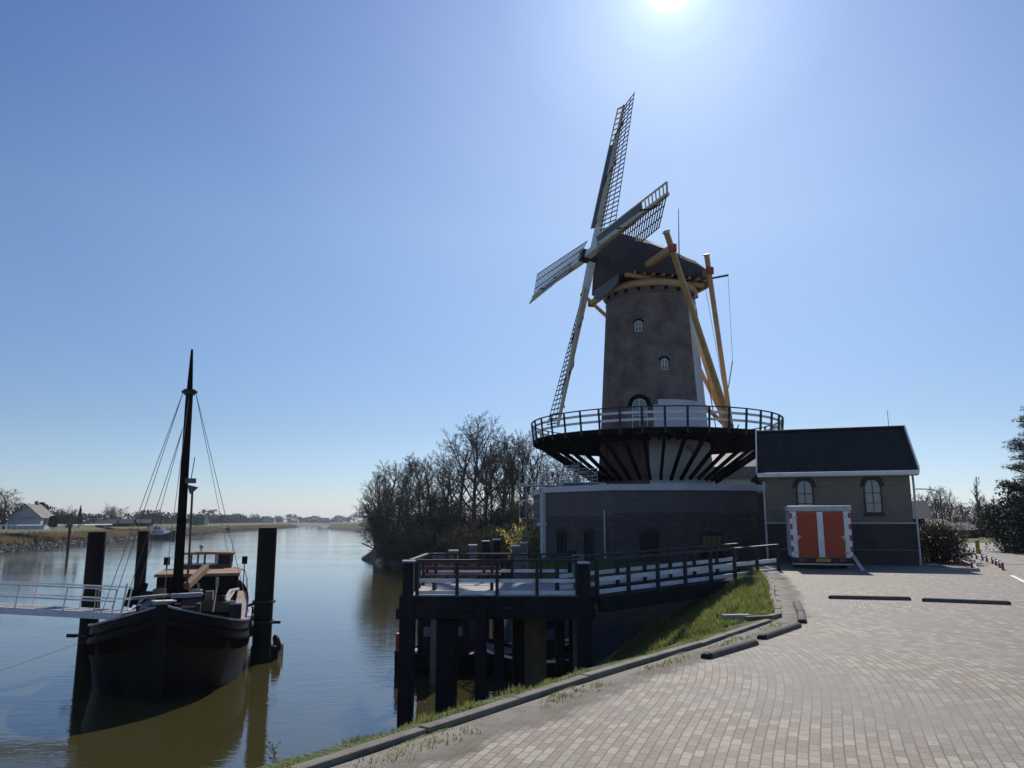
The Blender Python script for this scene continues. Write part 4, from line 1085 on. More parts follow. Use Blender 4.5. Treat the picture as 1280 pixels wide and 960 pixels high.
# street lamps
def lamp(px_, py0, py1, D, arm, label):
    b_ = at(px_, py0, D); b_.z = 0; top = at(px_ - 3, py1, D).z
    e = empty('street_lamp', (b_.x, b_.y, 0), label, 'street lamp', 'street lamps along the road')
    mb = MB(); mb.tube(b_, (b_.x, b_.y, top - .5), .07, .05); mb.build('pole', 'green_paint', e)
    mb = MB(); s_ = -1 if arm < 0 else 1; mb.path([(b_.x, b_.y, top - .5), (b_.x + arm * .1, b_.y, top - .15), (b_.x + arm * .35, b_.y, top), (b_.x + arm * .8, b_.y, top + .06)], .04, 6); mb.build('arm', 'green_paint', e)
    mb = MB(); mb.box((b_.x + arm * .95, b_.y, top + .05), (abs(arm) * .35, .18, .10)); mb.build('lamp_head', 'grey_trim', e, bevel=.02)
lamp(1182, 690, 612, 70, -1.9, 'curved street lamp behind the bush right of the shed')
lamp(1184, 690, 646, 84, -.5, 'short lamp post with a sign further down the road')
# ------------------------------------------------------------------ the black sailing barge
SB0 = Vector((-11.15, 25.35, WZ)); sd = Vector((-.31, .951, 0)).normalized(); su = Vector((sd.y, -sd.x, 0))
barge = empty('sailing_barge', tuple(SB0 + sd * 12), 'old black sailing barge with a single tall mast, moored between steel piles', 'barge')
def S(s_, u, z): return SB0 + sd * s_ + su * u + Vector((0, 0, z - WZ))
LB_ = 25.5
ss = [0, .12, .35, .7, 1.2, 1.8, 2.6, 3.6, 5, 8, 12, 16, 19, 21, 22.5, 23.8, 24.8, 25.5]
wg = [.10, .55, 1.05, 1.5, 1.92, 2.22, 2.45, 2.56, 2.6, 2.62, 2.62, 2.6, 2.5, 2.3, 2.0, 1.5, .9, .12]
ww = [.06, .18, .45, .85, 1.3, 1.7, 2.1, 2.38, 2.52, 2.56, 2.56, 2.5, 2.2, 1.75, 1.3, .8, .35, .06]
zg = [-.98, -1.12, -1.27, -1.42, -1.57, -1.69, -1.79, -1.88, -2.03, -2.25, -2.3, -2.25, -2.1, -1.95, -1.8, -1.68, -1.6, -1.55]
def hullz(i, side):
    a, b_, z = wg[i], ww[i], zg[i]
    # gunwale, below rail, shoulder bulge, mid, waterline, bilge, keel
    return [S(ss[i], side * a, z), S(ss[i] + .02, side * (a + .03), z - .32), S(ss[i] + .05, side * (a + .04 + .02 * a), z - .62), S(ss[i] + .22 * (b_ < 1.5), side * (a * .45 + b_ * .55 + .05), (z + WZ) / 2 - .25), S(ss[i] + .45 * (b_ < 1.5), side * b_, WZ + .02), S(ss[i] + .9 * (b_ < 1.5), side * b_ * .7, WZ - .8), S(ss[i] + 1.0 * (b_ < 1.5), 0, WZ - 1.1)]
mb = MB()
for side in (-1, 1):
    rows = [hullz(i, side) for i in range(len(ss))]
    o = len(mb.v); mb.grid(rows)
hull = mb.build('hull', 'hull_black', barge, smooth=True)
# brown band and rubbing strakes
for side in (-1, 1):
    mb = MB(); rows = []
    for i in range(len(ss)):
        h_ = hullz(i, side); a, b_ = h_[2], h_[3]; rows.append([h_[1].lerp(h_[2], .92) + su * side * .015, a.lerp(b_, .45) + su * side * .02 - sd * (.02 if i < 3 else 0)])
    mb.grid(rows); mb.build('wale_band', 'hull_brown', hull, smooth=True)
    for lv, r_ in ((1, .05), (2, .045)):
        mb = MB(); mb.path([hullz(i, side)[lv] + su * side * .02 for i in range(len(ss))], r_, 6); mb.build('rubbing_strake', 'black_tar', hull)
    mb = MB(); pts = [S(ss[i], side * (wg[i] + .0), zg[i] + .03) for i in range(len(ss))]
    for i, (a, b_) in enumerate(zip(pts, pts[1:])): mb.bar(a, b_, .16 if i > 2 else .12, .06)
    mb.build('cap_rail', 'steel_galv' if side > 0 else 'grey_trim', hull)
mb = MB(); mb.bar(S(-.05, 0, -.88), S(.2, 0, WZ - .3), .34, .14, up=sd); mb.build('stem', 'hull_black', hull)
# deck, side decks, hatches
mb = MB(); mb.grid([[S(s_, -a * .97, z - .38), S(s_, a * .97, z - .38)] for s_, a, z in zip(ss, wg, zg)]); mb.build('deck', 'hull_brown', barge)
mb = MB(); 
rows = [[S(s_, 1.90, z - .12), S(s_, np.interp(s_, ss, wg) - .05, z - .10)] for s_, z in ((4.2, -1.95), (6, -2.1), (9, -2.25), (13, -2.28), (17, -2.2), (20, -2.05))]
mb.grid(rows); mb.build('side_deck', 'deck_paint', barge)
mb = MB(); 
rows = [[S(s_, -1.90, z - .12), S(s_, -np.interp(s_, ss, wg) + .05, z - .10)] for s_, z in ((4.2, -1.95), (6, -2.1), (9, -2.25), (13, -2.28), (17, -2.2), (20, -2.05))]
mb.grid(rows); mb.build('side_deck', 'deck_paint', barge)
mb = MB(); mb.slab([S(3.6, -1.7, -2.5), S(3.6, 1.7, -2.5), S(3.6, 1.7, -2.05), S(3.6, 0, -1.9), S(3.6, -1.7, -2.05)], sd * 3.2); mb.build('fore_hatch', 'black_tar', barge)
mb = MB(); mb.slab([S(9.0, -1.85, -2.5), S(9.0, 1.85, -2.5), S(9.0, 1.85, -2.15), S(9.0, 0, -2.02), S(9.0, -1.85, -2.15)], sd * 6.0); mb.build('hold_hatch', 'black_tar', barge)
mb = MB(); mb.slab([S(15.6, -1.9, -2.4), S(15.6, 1.9, -2.4), S(15.6, 1.9, -1.05), S(15.6, -1.9, -1.05)], sd * 4.4); dh = mb.build('deckhouse', 'black_tar', barge)
mb = MB()
for u0, u1 in ((-2.02, -.75), (-.74, .55), (.56, 2.02)): mb.slab([S(15.45, u0, -1.04), S(15.45, u1, -1.04), S(15.45, u1, -.90), S(15.45, u0, -.90)], sd * 4.7)
mb.build('deckhouse_roof', 'tan_hatch', dh)
mb = MB(); mb.torus(S(15.5, -.15, -1.55), .24, .06, sd); mb.build('lifebuoy', 'grey_trim', dh)
# wheelhouse: sill, corner posts, windows, roof
w0, w1, wu = 20.4, 22.6, 1.45; zb, zw, zt = -1.9, -.70, -.14
mb = MB(); mb.slab([S(w0, -wu, zb), S(w0, wu, zb), S(w0, wu, zw), S(w0, -wu, zw)], sd * (w1 - w0)); wh = mb.build('wheelhouse', 'varnish', barge)
for u in (-wu + .04, -.72, 0, .72, wu - .04):
    mb = MB(); mb.bar(S(w0 + .05, u, zw), S(w0 + .05, u, zt), .09, .09); mb.build('window_post', 'varnish', wh)
for s_ in (w1 - .05,):
    for u in (-wu + .04, -.5, .5, wu - .04): mb = MB(); mb.bar(S(s_, u, zw), S(s_, u, zt), .09, .09); mb.build('window_post', 'varnish', wh)
mb = MB(); mb.slab([S(w0 + .04, .74, zw), S(w0 + .04, wu - .08, zw), S(w0 + .04, wu - .08, zt), S(w0 + .04, .74, zt)], sd * .02); mb.build('wheelhouse_pane', 'dark_glass', wh)
for u0, u1 in ((-wu + .08, -.76), (-.68, -.04), (.04, .68)):
    mb = MB(); mb.quad(S(w0 + .05, u0, zw), S(w0 + .05, u1, zw), S(w0 + .05, u1, zt), S(w0 + .05, u0, zt)); mb.build('wheelhouse_pane', 'clear_glass', wh)
mb = MB(); mb.slab([S(w0 - .2, -wu - .15, zt), S(w0 - .2, wu + .15, zt), S(w0 - .2, wu + .15, zt + .09), S(w0 - .2, 0, zt + .15), S(w0 - .2, -wu - .15, zt + .09)], sd * (w1 - w0 + .4)); mb.build('wheelhouse_roof', 'tan_hatch', wh)
mb = MB(); mb.tube(S(w0 + .4, -.25, zt + .1), S(w0 + .4, -.25, zt + .34), .04).ball(S(w0 + .4, -.25, zt + .42), .13); mb.build('searchlight', 'grey_trim', wh)
mb = MB(); mb.tube(S(w1, 1.4, zt), S(w1, 1.42, zt + 1.0), .015, n=5); mb.build('whip_aerial', 'grey_trim', wh)
for u in (-2.0, 2.15):
    mb = MB(); mb.box(S(w0 + .3, u, -.50), (.30, .3, .42), atan2(su.y, su.x)); mb.tube(S(w0 + .3, u, -.7), S(w0 + .3, u, -1.8), .03); mb.build('side_light_board', 'black_tar', wh)
mb = MB(); mb.path([S(w0, 1.6, -.9), S(w0 - .8, 2.2, -1.0), S(w0 - 1.6, 2.35, -1.4), S(w0 - 2.4, 2.4, -2.0)], .03, 6); mb.build('handrail', 'iron', wh)
# mast with band, topmast, shrouds
mbase = S(8.05, -.1, -2.1); mtop = Vector((-14.11, 33.07, 9.17)); mk = Vector((-14.08, 33.07, 7.27))
mbase = Vector((-13.95, 33.05, -2.1))
mb = MB(); mb.tube(mbase, mk, .21, .15, 12).tube(mk, mtop, .13, .05, 10); mast = mb.build('mast', 'black_tar', barge, smooth=True)
mb = MB(); mb.tube(mk - Vector((0, 0, .12)), mk + Vector((0, 0, .1)), .24, .26, 12); mb.bar(mk - su * .32, mk + su * .32, .08, .1); mb.build('mast_band', 'iron', mast)
mb = MB(); c = at(238.5, 601, 32.9); mb.box(c, (.42, .25, .2), .3).tube(c + su * .02 - Vector((0, 0, .55)), c + su * .1 - Vector((0, 0, .22)), .04, .24, 10).bar(c, c + Vector((.1, 0, 1.0)), .03); mb.build('mast_light', 'grey_timber', mast)
mb = MB(); mb.tube(c + Vector((.1, 0, -.5)), at(236, 705, 32.7), .05, n=6).tube(at(236, 705, 32.7), at(233, 735, 32.7), .05, n=6); mb.build('spar', 'varnish', mast)
tops = [mk - su * .25, mk + su * .25]
for tgt, src in (((4.9, -2.6, -1.9), 0), ((6.9, -2.6, -2.1), 0), ((10.2, -2.6, -2.2), 0), ((13.5, -2.55, -2.1), 0), ((7.2, 2.6, -2.0), 1), ((20.6, 1.2, -.05), 1)):
    mb = MB(); a = tops[src] if tgt[0] < 9 or src else mk - su * .16 - Vector((0, 0, 1.6)); mb.tube(a, S(*tgt), .014, n=4); mb.build('shroud', 'rope', mast)
mb = MB(); mb.tube(mk, S(.1, 0, -.85), .012, n=4); mb.build('forestay', 'rope', mast)
# boom stub, windlass, bollards, clutter
mb = MB(); mb.bar(at(233, 733, 33.4), at(258, 709, 35.5), .26, .28); mb.build('boom', 'tan_hatch', barge, bevel=.02)
mb = MB(); mb.tube(S(2.2, -.9, -1.35), S(2.2, .9, -1.35), .16, n=12); [mb.box(S(2.2, u, -1.5), (.12, .5, .8), atan2(su.y, su.x)) for u in (-.95, .95)]; mb.build('windlass', 'iron', barge)
mb = MB(); mb.tube(S(1.2, -.35, -1.7), S(1.2, -.35, -1.0), .11); mb.tube(S(1.2, .35, -1.7), S(1.2, .35, -1.0), .11); mb.build('bitts', 'iron', barge)
mb = MB(); mb.bar(at(162, 748, 30.2), at(210, 744, 31.8), .32, .10); mb.build('plank', 'pale_rope', barge)
mb = MB(); mb.bar(at(192, 752, 29), at(218, 751, 29.5), .5, .06); mb.build('hatch_cover', 'white_lime', barge)
mb = MB(); mb.bar(at(214, 745, 32), at(252, 743, 32.5), .3, .16); mb.build('locker', 'grey_trim', barge)
mb = MB(); a = at(271, 733, 32); mb.tube(a, at(266, 765, 31), .03, n=6).tube(a, a + Vector((0, 0, .35)), .06, n=6); mb.build('boat_hook', 'pale_rope', barge)
mb = MB()
for a, b_ in (((280, 752, 33), (288, 738, 34)), ((288, 738, 34), (298, 736, 35)), ((284, 752, 33.4), (292, 739, 34.4)), ((280, 752, 33), (293, 752, 33.5))): mb.bar(at(*a), at(*b_), .10, .08)
mb.build('davit', 'white_lime', barge)
mb = MB(); mb.box(at(294, 764, 30.8), (.45, .5, .55), .3); mb.build('battery_box', 'iron', barge, bevel=.02)
for q in ((161, 742, 31), (168, 739, 32.5), (176, 733, 34)):
    mb = MB(); mb.bar(at(*q) - Vector((0, 0, .5)), at(*q) + Vector((.15, 0, .15)), .12, .3); mb.build('stanchion', 'black_tar', barge)
for s_ in (5.4, 8.2, 11.4):
    mb = MB(); mb.torus(S(s_, 2.75, -2.45), .22, .08, su); mb.build('tyre_fender', 'rubber_end', barge)
mb = MB(); mb.path([S(1.5, -2.1, -1.3), S(1.4, -2.1, -.5), S(3.2, -2.45, -.62), S(6, -2.6, -1.0)], .014, 4).path([S(3.0, -2.45, -1.6), S(3.0, -2.45, -.6)], .02, 4); mb.build('guard_rope', 'pale_rope', barge)
mb = MB(); mb.path([S(.4, -.9, -1.05), S(.1, -2.0, -1.9), S(.8, -4.8, -2.9), S(2, -7, -3.3)], .006, 4); mb.build('mooring_line', 'rope', barge)

for k, (px_, py_, D, w_) in enumerate(((184, 741, 31.5, .3), (200, 738, 32, .4), (246, 738, 33, .35), (262, 741, 32.5, .3), (276, 746, 32, .3))):
    mb = MB(); c = at(px_, py_, D)
    if k % 2: mb.box(c - Vector((0, 0, .1)), (w_, w_ * .8, .35), .3 + k)
    else: mb.torus(c - Vector((0, 0, .1)), w_ * .6, .06, (.2, .1, 1), 14).torus(c, w_ * .5, .06, (0, .2, 1), 14)
    mb.build('rope_coil' if k % 2 == 0 else 'deck_box', 'pale_rope' if k == 2 else ('brown_timber' if k % 2 else 'rubber_end'), barge)
# ------------------------------------------------------------------ steel piles
def steel_pile(px_, py_, D, wpx, label, collar=None):
    p = at(px_, py_, D); r = wpx / 2 * D / F
    e = empty('steel_pile', (p.x, p.y, WZ), label, 'steel pile', 'tall rusty steel piles round the barge')
    mb = MB(); mb.tube((p.x, p.y, -8), (p.x, p.y, p.z), r, r, 28, cap=False); mb.grid([[(p.x + q * cos(2 * pi * i / 28), p.y + q * sin(2 * pi * i / 28), z) for i in range(28)] for q, z in ((r, p.z), (r - .02, p.z), (r - .02, p.z - .6))], True)
    mb.build('tube', 'pile_steel', e, smooth=False)
    mb = MB(); mb.tube((p.x, p.y, p.z - .12), (p.x, p.y, p.z - .08), r - .021, n=24); mb.build('fill', 'rubber_end', e)
    for z in collar or ():
        mb = MB(); mb.torus((p.x, p.y, z), r + .05, .055, (0, 0, 1), 20); mb.build('collar', 'iron', e)
    return p, r, e
p1, r1, e1_ = steel_pile(122, 665, 30.9, 20.5, 'steel pile behind the gangway, left of the barge bow', (-1.9, -2.6))
p2, r2, e2_ = steel_pile(180, 664, 48, 13.0, 'thinner looking steel pile standing behind the barge on its far left side')
p3, r3, e3_ = steel_pile(335, 660, 32.85, 22, 'tall steel pile right of the barge, with a small float at its foot', (-1.55, -2.35))
for z in (-1.58, -2.38):
    mb = MB(); mb.tube(p3 * 1 + Vector((-.25, 0, z - p3.z)), S(6.2, 2.6, z - .05), .06, n=8); mb.build('mooring_arm', 'iron', e3_)
mb = MB(); mb.tube((p3.x + .3, p3.y, -2.38), (p3.x + .72, p3.y, -2.38), .06, n=8); mb.build('mooring_arm', 'iron', e3_)
mb = MB(); mb.tube((p1.x - .3, p1.y - .3, -2.6), (p1.x - .62, p1.y - .35, -2.58), .07, n=8); mb.build('mooring_arm', 'iron', e1_)
fl = empty('float', (p3.x, p3.y + .9, WZ), 'low dark float with a tyre on it behind the right hand steel pile', 'float')
mb = MB(); mb.box((p3.x - .02, p3.y + .85, WZ + .2), (1.15, .9, .62)); mb.build('float_body', 'wet_timber', fl, bevel=.06)
mb = MB(); mb.torus((p3.x + .45, p3.y + .6, WZ + .62), .26, .10, (1, .6, .3)); mb.build('tyre', 'rubber_end', fl)
mb = MB(); mb.box((p3.x - .35, p3.y + .7, WZ + .64), (.4, .35, .25), .3); mb.build('crate', 'brown_timber', fl)

# ------------------------------------------------------------------ aluminium gangway
gw = empty('gangway', (-18, 29.2, -1.6), 'white metal gangway with double rails leading to the barge bow', 'gangway')
G0 = Vector((-26.5, 30.6, -1.25)); G1 = Vector((-13.75, 28.55, -1.60)); gt = (G1 - G0).normalized(); gn = Vector((gt.y, -gt.x, 0)).normalized()
mb = MB()
for q in (-.42, .42): mb.bar(G0 + gn * q, G1 + gn * q, .07, .24)
mb.build('side_beam', 'white_paint', gw)
mb = MB(); nn_ = 40
for i in range(nn_): p = G0.lerp(G1, (i + .5) / nn_) + Vector((0, 0, .085)); mb.bar(p - gn * .40, p + gn * .40, (G1 - G0).length / nn_ - .02, .03)
mb.build('tread', 'deck_board', gw)
for q in (-.42, .42):
    for z in (.50, .92):
        mb = MB(); mb.tube(G0 + gn * q + Vector((0, 0, z)), G1 + gn * q - gt * .25 + Vector((0, 0, z)), .028, n=7); mb.build('rail', 'white_paint', gw)
    for k in range(7):
        p = G1 + gn * q - gt * (.35 + k * 1.95); mb = MB(); mb.tube(p + Vector((0, 0, .1)), p + Vector((0, 0, .93)) + gt * .12, .026, n=7); mb.build('rail_post', 'white_paint', gw)
mb = MB(); mb.tube(G1 + gn * .42 + Vector((0, 0, .05)), G1 + gn * .42 + Vector((0, 0, 1.15)) + gt * .15, .03, n=7); mb.build('rail_post', 'white_paint', gw)
# ------------------------------------------------------------------ trees
def rnd(a, b_): return random.uniform(a, b_)
def perp_turn(d, ang, az):
    x = d.orthogonal().normalized(); y = d.cross(x)
    return (d * cos(ang) + (x * cos(az) + y * sin(az)) * sin(ang)).normalized()
def grow(segs, p, d, L, r, lvl, P_):
    """one branch as a bent chain of segments that throws off children"""
    n_ = P_['seg'][min(lvl, len(P_['seg']) - 1)]; step = L / n_; pts = [p.copy()]; dirs = []
    up = Vector((0, 0, 1)); q = p.copy(); dd = d.copy()
    for i in range(n_):
        dd = (dd + up * P_['up'] * step * .3 + Vector((rnd(-1, 1), rnd(-1, 1), rnd(-1, 1))) * P_['wob']).normalized()
        q2 = q + dd * step; r0 = r * (1 - .65 * i / n_); r1 = r * (1 - .65 * (i + 1) / n_)
        segs.append((q.copy(), q2.copy(), r0, r1, lvl)); q = q2; pts.append(q.copy()); dirs.append(dd.copy())
    if lvl >= P_['levels']: return
    nc = P_['kids'][lvl]; az = rnd(0, 6.28)
    for k in range(nc):
        f_ = P_['start'][lvl] + (1 - P_['start'][lvl]) * (k + rnd(.1, .9)) / nc; f_ = min(f_, .98)
        i = min(n_ - 1, int(f_ * n_)); pp = pts[i].lerp(pts[i + 1], f_ * n_ - i); az += 2.4 + rnd(-.5, .5)
        cd = perp_turn(dirs[i], radians(P_['ang'][lvl] + rnd(-12, 12)), az)
        cl = L * P_['len'][lvl] * (1 - P_.get('taper', .45) * f_) * rnd(.75, 1.2)
        grow(segs, pp, cd, cl, max(P_['rmin'], r * (1 - .65 * f_) * P_['rr']), lvl + 1, P_)
def add_seg(mb, a, b_, r0, r1, n_):
    d = (b_ - a); 
    if d.length < 1e-6: return
    d.normalize(); x = d.orthogonal().normalized(); y = d.cross(x)
    vs = []
    for p, q in ((a, r0), (b_, r1)):
        for i in range(n_): t = 2 * pi * i / n_; vs.append(p + x * (cos(t) * q) + y * (sin(t) * q))
    mb.add(vs, [(i, (i + 1) % n_, n_ + (i + 1) % n_, n_ + i) for i in range(n_)])
def leaf(mb, c, s_, d=None):
    mb.lc.append((c[0], c[1], c[2], s_, mb.k))
def make_tree(name, P_, trunk_mat, twig_mat, split=1, leaves=0, leaf_s=.05, leaf_mat=None, stems=1, spread=0.):
    segs = []
    for s_ in range(stems):
        d = Vector((rnd(-spread, spread), rnd(-spread, spread), 1)).normalized() if stems > 1 else Vector((rnd(-.05, .05), rnd(-.05, .05), 1)).normalized()
        grow(segs, Vector((rnd(-.3, .3) * (stems > 1), rnd(-.3, .3) * (stems > 1), -.3)), d, P_['H'] * rnd(.85, 1.1 if stems > 1 else 1), P_['r'] * (1 if stems == 1 else rnd(.5, 1)), 0, P_)
    root = bpy.data.objects.new(name, None); COL.objects.link(root)
    t_ = MB(); c_ = MB()
    for a, b_, r0, r1, l in segs:
        if l <= split: add_seg(t_, a, b_, r0, r1, 6 if l == 0 else 5)
        else: add_seg(c_, a, b_, r0, r1, 3)
    t_.build('trunk', trunk_mat, root)
    if leaves:
        c_.mat(1); tips = [s_ for s_ in segs if s_[4] >= P_['levels'] - 1]
        for k in range(leaves):
            a, b_, _, _, _ = random.choice(tips); leaf(c_, a.lerp(b_, rnd(0, 1)) + Vector((rnd(-1, 1), rnd(-1, 1), rnd(-1, 1))) * leaf_s * 1.5, leaf_s * rnd(.6, 1.3))
        c_.build('crown', [twig_mat, leaf_mat or twig_mat], root)
    else: c_.build('crown', twig_mat, root)
    return root
def place(o, x, y, z, sc, rz, label, cat, group, first=False, name=None, sz=None):
    c = o if first else copy_tree(o)
    if name: c.name = name
    c.location = (x, y, z); c.rotation_euler = (0, 0, rz); c.scale = (sc, sc, sc * (sz or 1))
    return tag(c, label, cat, group)

random.seed(11)
PB = dict(H=11, r=.26, levels=4, kids=[12, 9, 8, 6], seg=[7, 5, 4, 3, 2], start=[.22, .2, .15, .1], ang=[36, 38, 36, 34], len=[.62, .50, .46, .42], rr=.56, rmin=.014, up=.10, wob=.10, taper=.45)
treeA = make_tree('bare_tree', PB, 'bark', 'twig', leaves=3500, leaf_s=.05, leaf_mat='twig_olive')
random.seed(23)
PB2 = dict(PB, H=10, kids=[13, 9, 8, 6], ang=[30, 34, 34, 32], len=[.66, .5, .45, .4])
treeB = make_tree('bare_tree', PB2, 'bark', 'twig', leaves=2500, leaf_s=.05, leaf_mat='twig_olive')
random.seed(5)
PW = dict(H=7.5, r=.16, levels=3, kids=[11, 9, 7], seg=[6, 5, 3, 2], start=[.06, .1, .1], ang=[42, 40, 38], len=[.62, .55, .5], rr=.52, rmin=.016, up=.02, wob=.14, taper=.35)
treeW = make_tree('willow', PW, 'bark', 'twig', split=1, stems=5, spread=.6, leaves=9000, leaf_s=.085, leaf_mat='twig_olive')
random.seed(41)
PS = dict(H=3.4, r=.05, levels=2, kids=[14, 9], seg=[5, 4, 2], start=[.05, .1], ang=[42, 40], len=[.6, .5], rr=.5, rmin=.012, up=.05, wob=.12)
shrub = make_tree('shrub', PS, 'bark', 'twig', split=0, stems=10, spread=.75, leaves=5200, leaf_s=.10, leaf_mat='twig_olive')

G_ = 'bare trees on the bank left of the mill'
# (photo column of trunk, photo row of the top, distance, prototype, label)
rowt = [(593, 518, 96, 'A', 'tallest bare tree of the clump, its crown rising above all others'), (560, 560, 100, 'B', 'slender bare tree leaning out just left of the tallest tree'),
        (640, 532, 92, 'B', 'bare tree with open fan crown between the tallest tree and the gallery'), (672, 548, 88, 'A', 'bare tree whose crown reaches the left edge of the gallery'),
        (540, 566, 108, 'A', 'bare bushy tree in the middle of the left part of the clump'), (512, 575, 112, 'B', 'bare tree second from the waterside end of the clump'),
        (486, 572, 118, 'A', 'bare tree closest to the open river'), (615, 560, 104, 'A', 'bare tree half hidden behind the tallest tree'),
        (700, 556, 84, 'B', 'bare tree seen under the gallery behind the brick base'), (722, 560, 90, 'A', 'bare tree seen between the gallery struts'),
        (576, 538, 106, 'A', 'bare tree crowding the left side of the tallest tree'), (628, 534, 108, 'A', 'bare tree behind the gap right of the tallest tree'), (608, 532, 112, 'B', 'bare tree rising directly behind the tallest tree'),
        (656, 538, 100, 'B', 'bare tree second from the gallery edge'), (526, 570, 116, 'A', 'bare tree behind the middle of the left part of the clump'), (500, 576, 120, 'A', 'bare tree third from the waterside end of the clump'), (474, 580, 124, 'B', 'small bare tree at the very tip of the bank')]
first = {'A': True, 'B': True}
HT = {}
for k, o in (('A', treeA), ('B', treeB)):
    HT[k] = max(v.co.z for ch in o.children for v in ch.data.vertices)
for i, (px_, py_, D, k, lab) in enumerate(rowt):
    p = at(px_, py_, D); z = min(tz(p.x, D), .5); h_ = p.z - z
    place(treeA if k == 'A' else treeB, p.x, D, z, h_ / HT[k], i * 1.3, lab, 'tree', G_, first=first[k]); first[k] = False
hW = max(v.co.z for ch in treeW.children for v in ch.data.vertices)
willows = [(470, 622, 120, 'low willow overhanging the water at the point of the clump'), (492, 598, 112, 'dense willow behind the overhanging one'), (520, 594, 104, 'olive willow thicket below the slender bare trees'), (550, 600, 98, 'olive willow thicket left of the tallest tree'),
           (582, 604, 92, 'dense willow below the tallest tree'), (612, 608, 86, 'dense willow right of the tallest tree'), (640, 606, 80, 'dense willow behind the mooring posts'), (664, 610, 76, 'dense willow beside the scaffolding'), (690, 600, 72, 'willow behind the scaffolding on the mill base')]
for i, (px_, py_, D, lab) in enumerate(willows):
    p = at(px_, py_, D); z = min(tz(p.x, D), .3); z = max(z, WZ + .4); place(treeW, p.x, D, z, (p.z - z) / hW, i * 2.1, lab, 'willow tree', 'willows on the bank left of the mill', first=(i == 0))
hS = max(v.co.z for ch in shrub.children for v in ch.data.vertices)
bushes = [(484, 660, 108), (505, 655, 100), (528, 652, 94), (550, 650, 88), (575, 652, 82), (600, 650, 76), (622, 652, 70), (645, 655, 66), (560, 664, 98), (520, 668, 108), (590, 668, 90), (625, 668, 84), (655, 664, 74), (536, 640, 100), (610, 640, 82), (572, 640, 92)]
for i, (px_, py_, D) in enumerate(bushes):
    p = at(px_, py_, D); z = tz(p.x, D); z = max(min(z, .3), WZ + .2); s_ = max(.8, (p.z - z) / hS)
    place(shrub, p.x, D, z, s_, i * 1.7, 'dark leafless shrub in the thicket under the bare trees', 'shrub', 'shrubs in the thicket under the bare trees', first=(i == 0), sz=1.0)
# fallen branch in the water at the point
mb = MB(); a = at(486, 694, 124); mb.path([a - Vector((0, 0, .8)), at(470, 688, 125), at(459, 682, 126), at(452, 679, 126)], .12, 5).path([at(470, 688, 125), at(460, 688, 125)], .06, 4)
mb.v = [tuple(v) for v in mb.v]; tag(mb.build('fallen_branch', 'bark'), 'dead branch lying over the water at the point of the clump', 'branch')
# yellow catkin willow beside the mill
random.seed(77)
PY_ = dict(H=3.2, r=.04, levels=2, kids=[10, 7], seg=[5, 4, 2], start=[.2, .1], ang=[26, 28], len=[.55, .5], rr=.5, rmin=.010, up=.25, wob=.10)
yw = make_tree('catkin_willow', PY_, 'bark', 'twig', split=0, stems=12, spread=.55, leaves=6500, leaf_s=.06, leaf_mat='catkin')
p = at(664, 640, 42.5); z = -1.6; hY = max(v.co.z for ch in yw.children for v in ch.data.vertices); place(yw, p.x + .1, 42.5, z, (p.z - z) / hY, .4, 'yellow flowering willow bush between mooring posts and scaffolding', 'bush', None, first=True)

# ------------------------------------------------------------------ right hand side: pine, hedge, bush, poplars
random.seed(3)
pine = empty('pine_tree', (26.6, 39, 0), 'dark pine tree with open branches at the right edge of the view', 'tree')
t_ = MB(); c_ = MB(); base_p = Vector((27.3, 39, -.1)); top_z = 7.3
t_.tube(base_p, base_p + Vector((.1, 0, 4.5)), .24, .16, 8).tube(base_p + Vector((.1, 0, 4.5)), base_p + Vector((0, 0, top_z)), .16, .04, 7)
for k in range(74):
    z = 1.2 + (top_z - 1.3) * (k / 74) ** .9; a = k * 2.399 + rnd(-.3, .3); L = (3.0 - 2.0 * ((z - 1.2) / (top_z - 1.2))) * rnd(.6, 1.15)
    o_ = base_p + Vector((0, 0, z)); d = Vector((cos(a), sin(a), .25 + rnd(-.15, .2))).normalized(); e = o_ + d * L
    add_seg(t_, o_, e, .06, .02, 4)
    for j in range(int(9 + L * 5)):
        f_ = rnd(.35, 1.05); c = o_.lerp(e, f_) + Vector((rnd(-1, 1), rnd(-1, 1), rnd(-.2, .7))) * (.42 * (1.1 - f_ * .4))
        add_seg(c_, o_.lerp(e, f_ * .9), c, .012, .008, 3)
        for m2 in range(34):
            q = Vector((rnd(-1, 1), rnd(-1, 1), rnd(-.6, 1))).normalized(); w_ = q.orthogonal().normalized() * .017
            r_ = rnd(.12, .25); c2 = c + q * .08; c_.add([c2 - w_, c2 + w_, c2 + q * r_], [(0, 1, 2)])
t_.build('trunk', 'bark', pine); c_.build('crown', 'evergreen', pine)
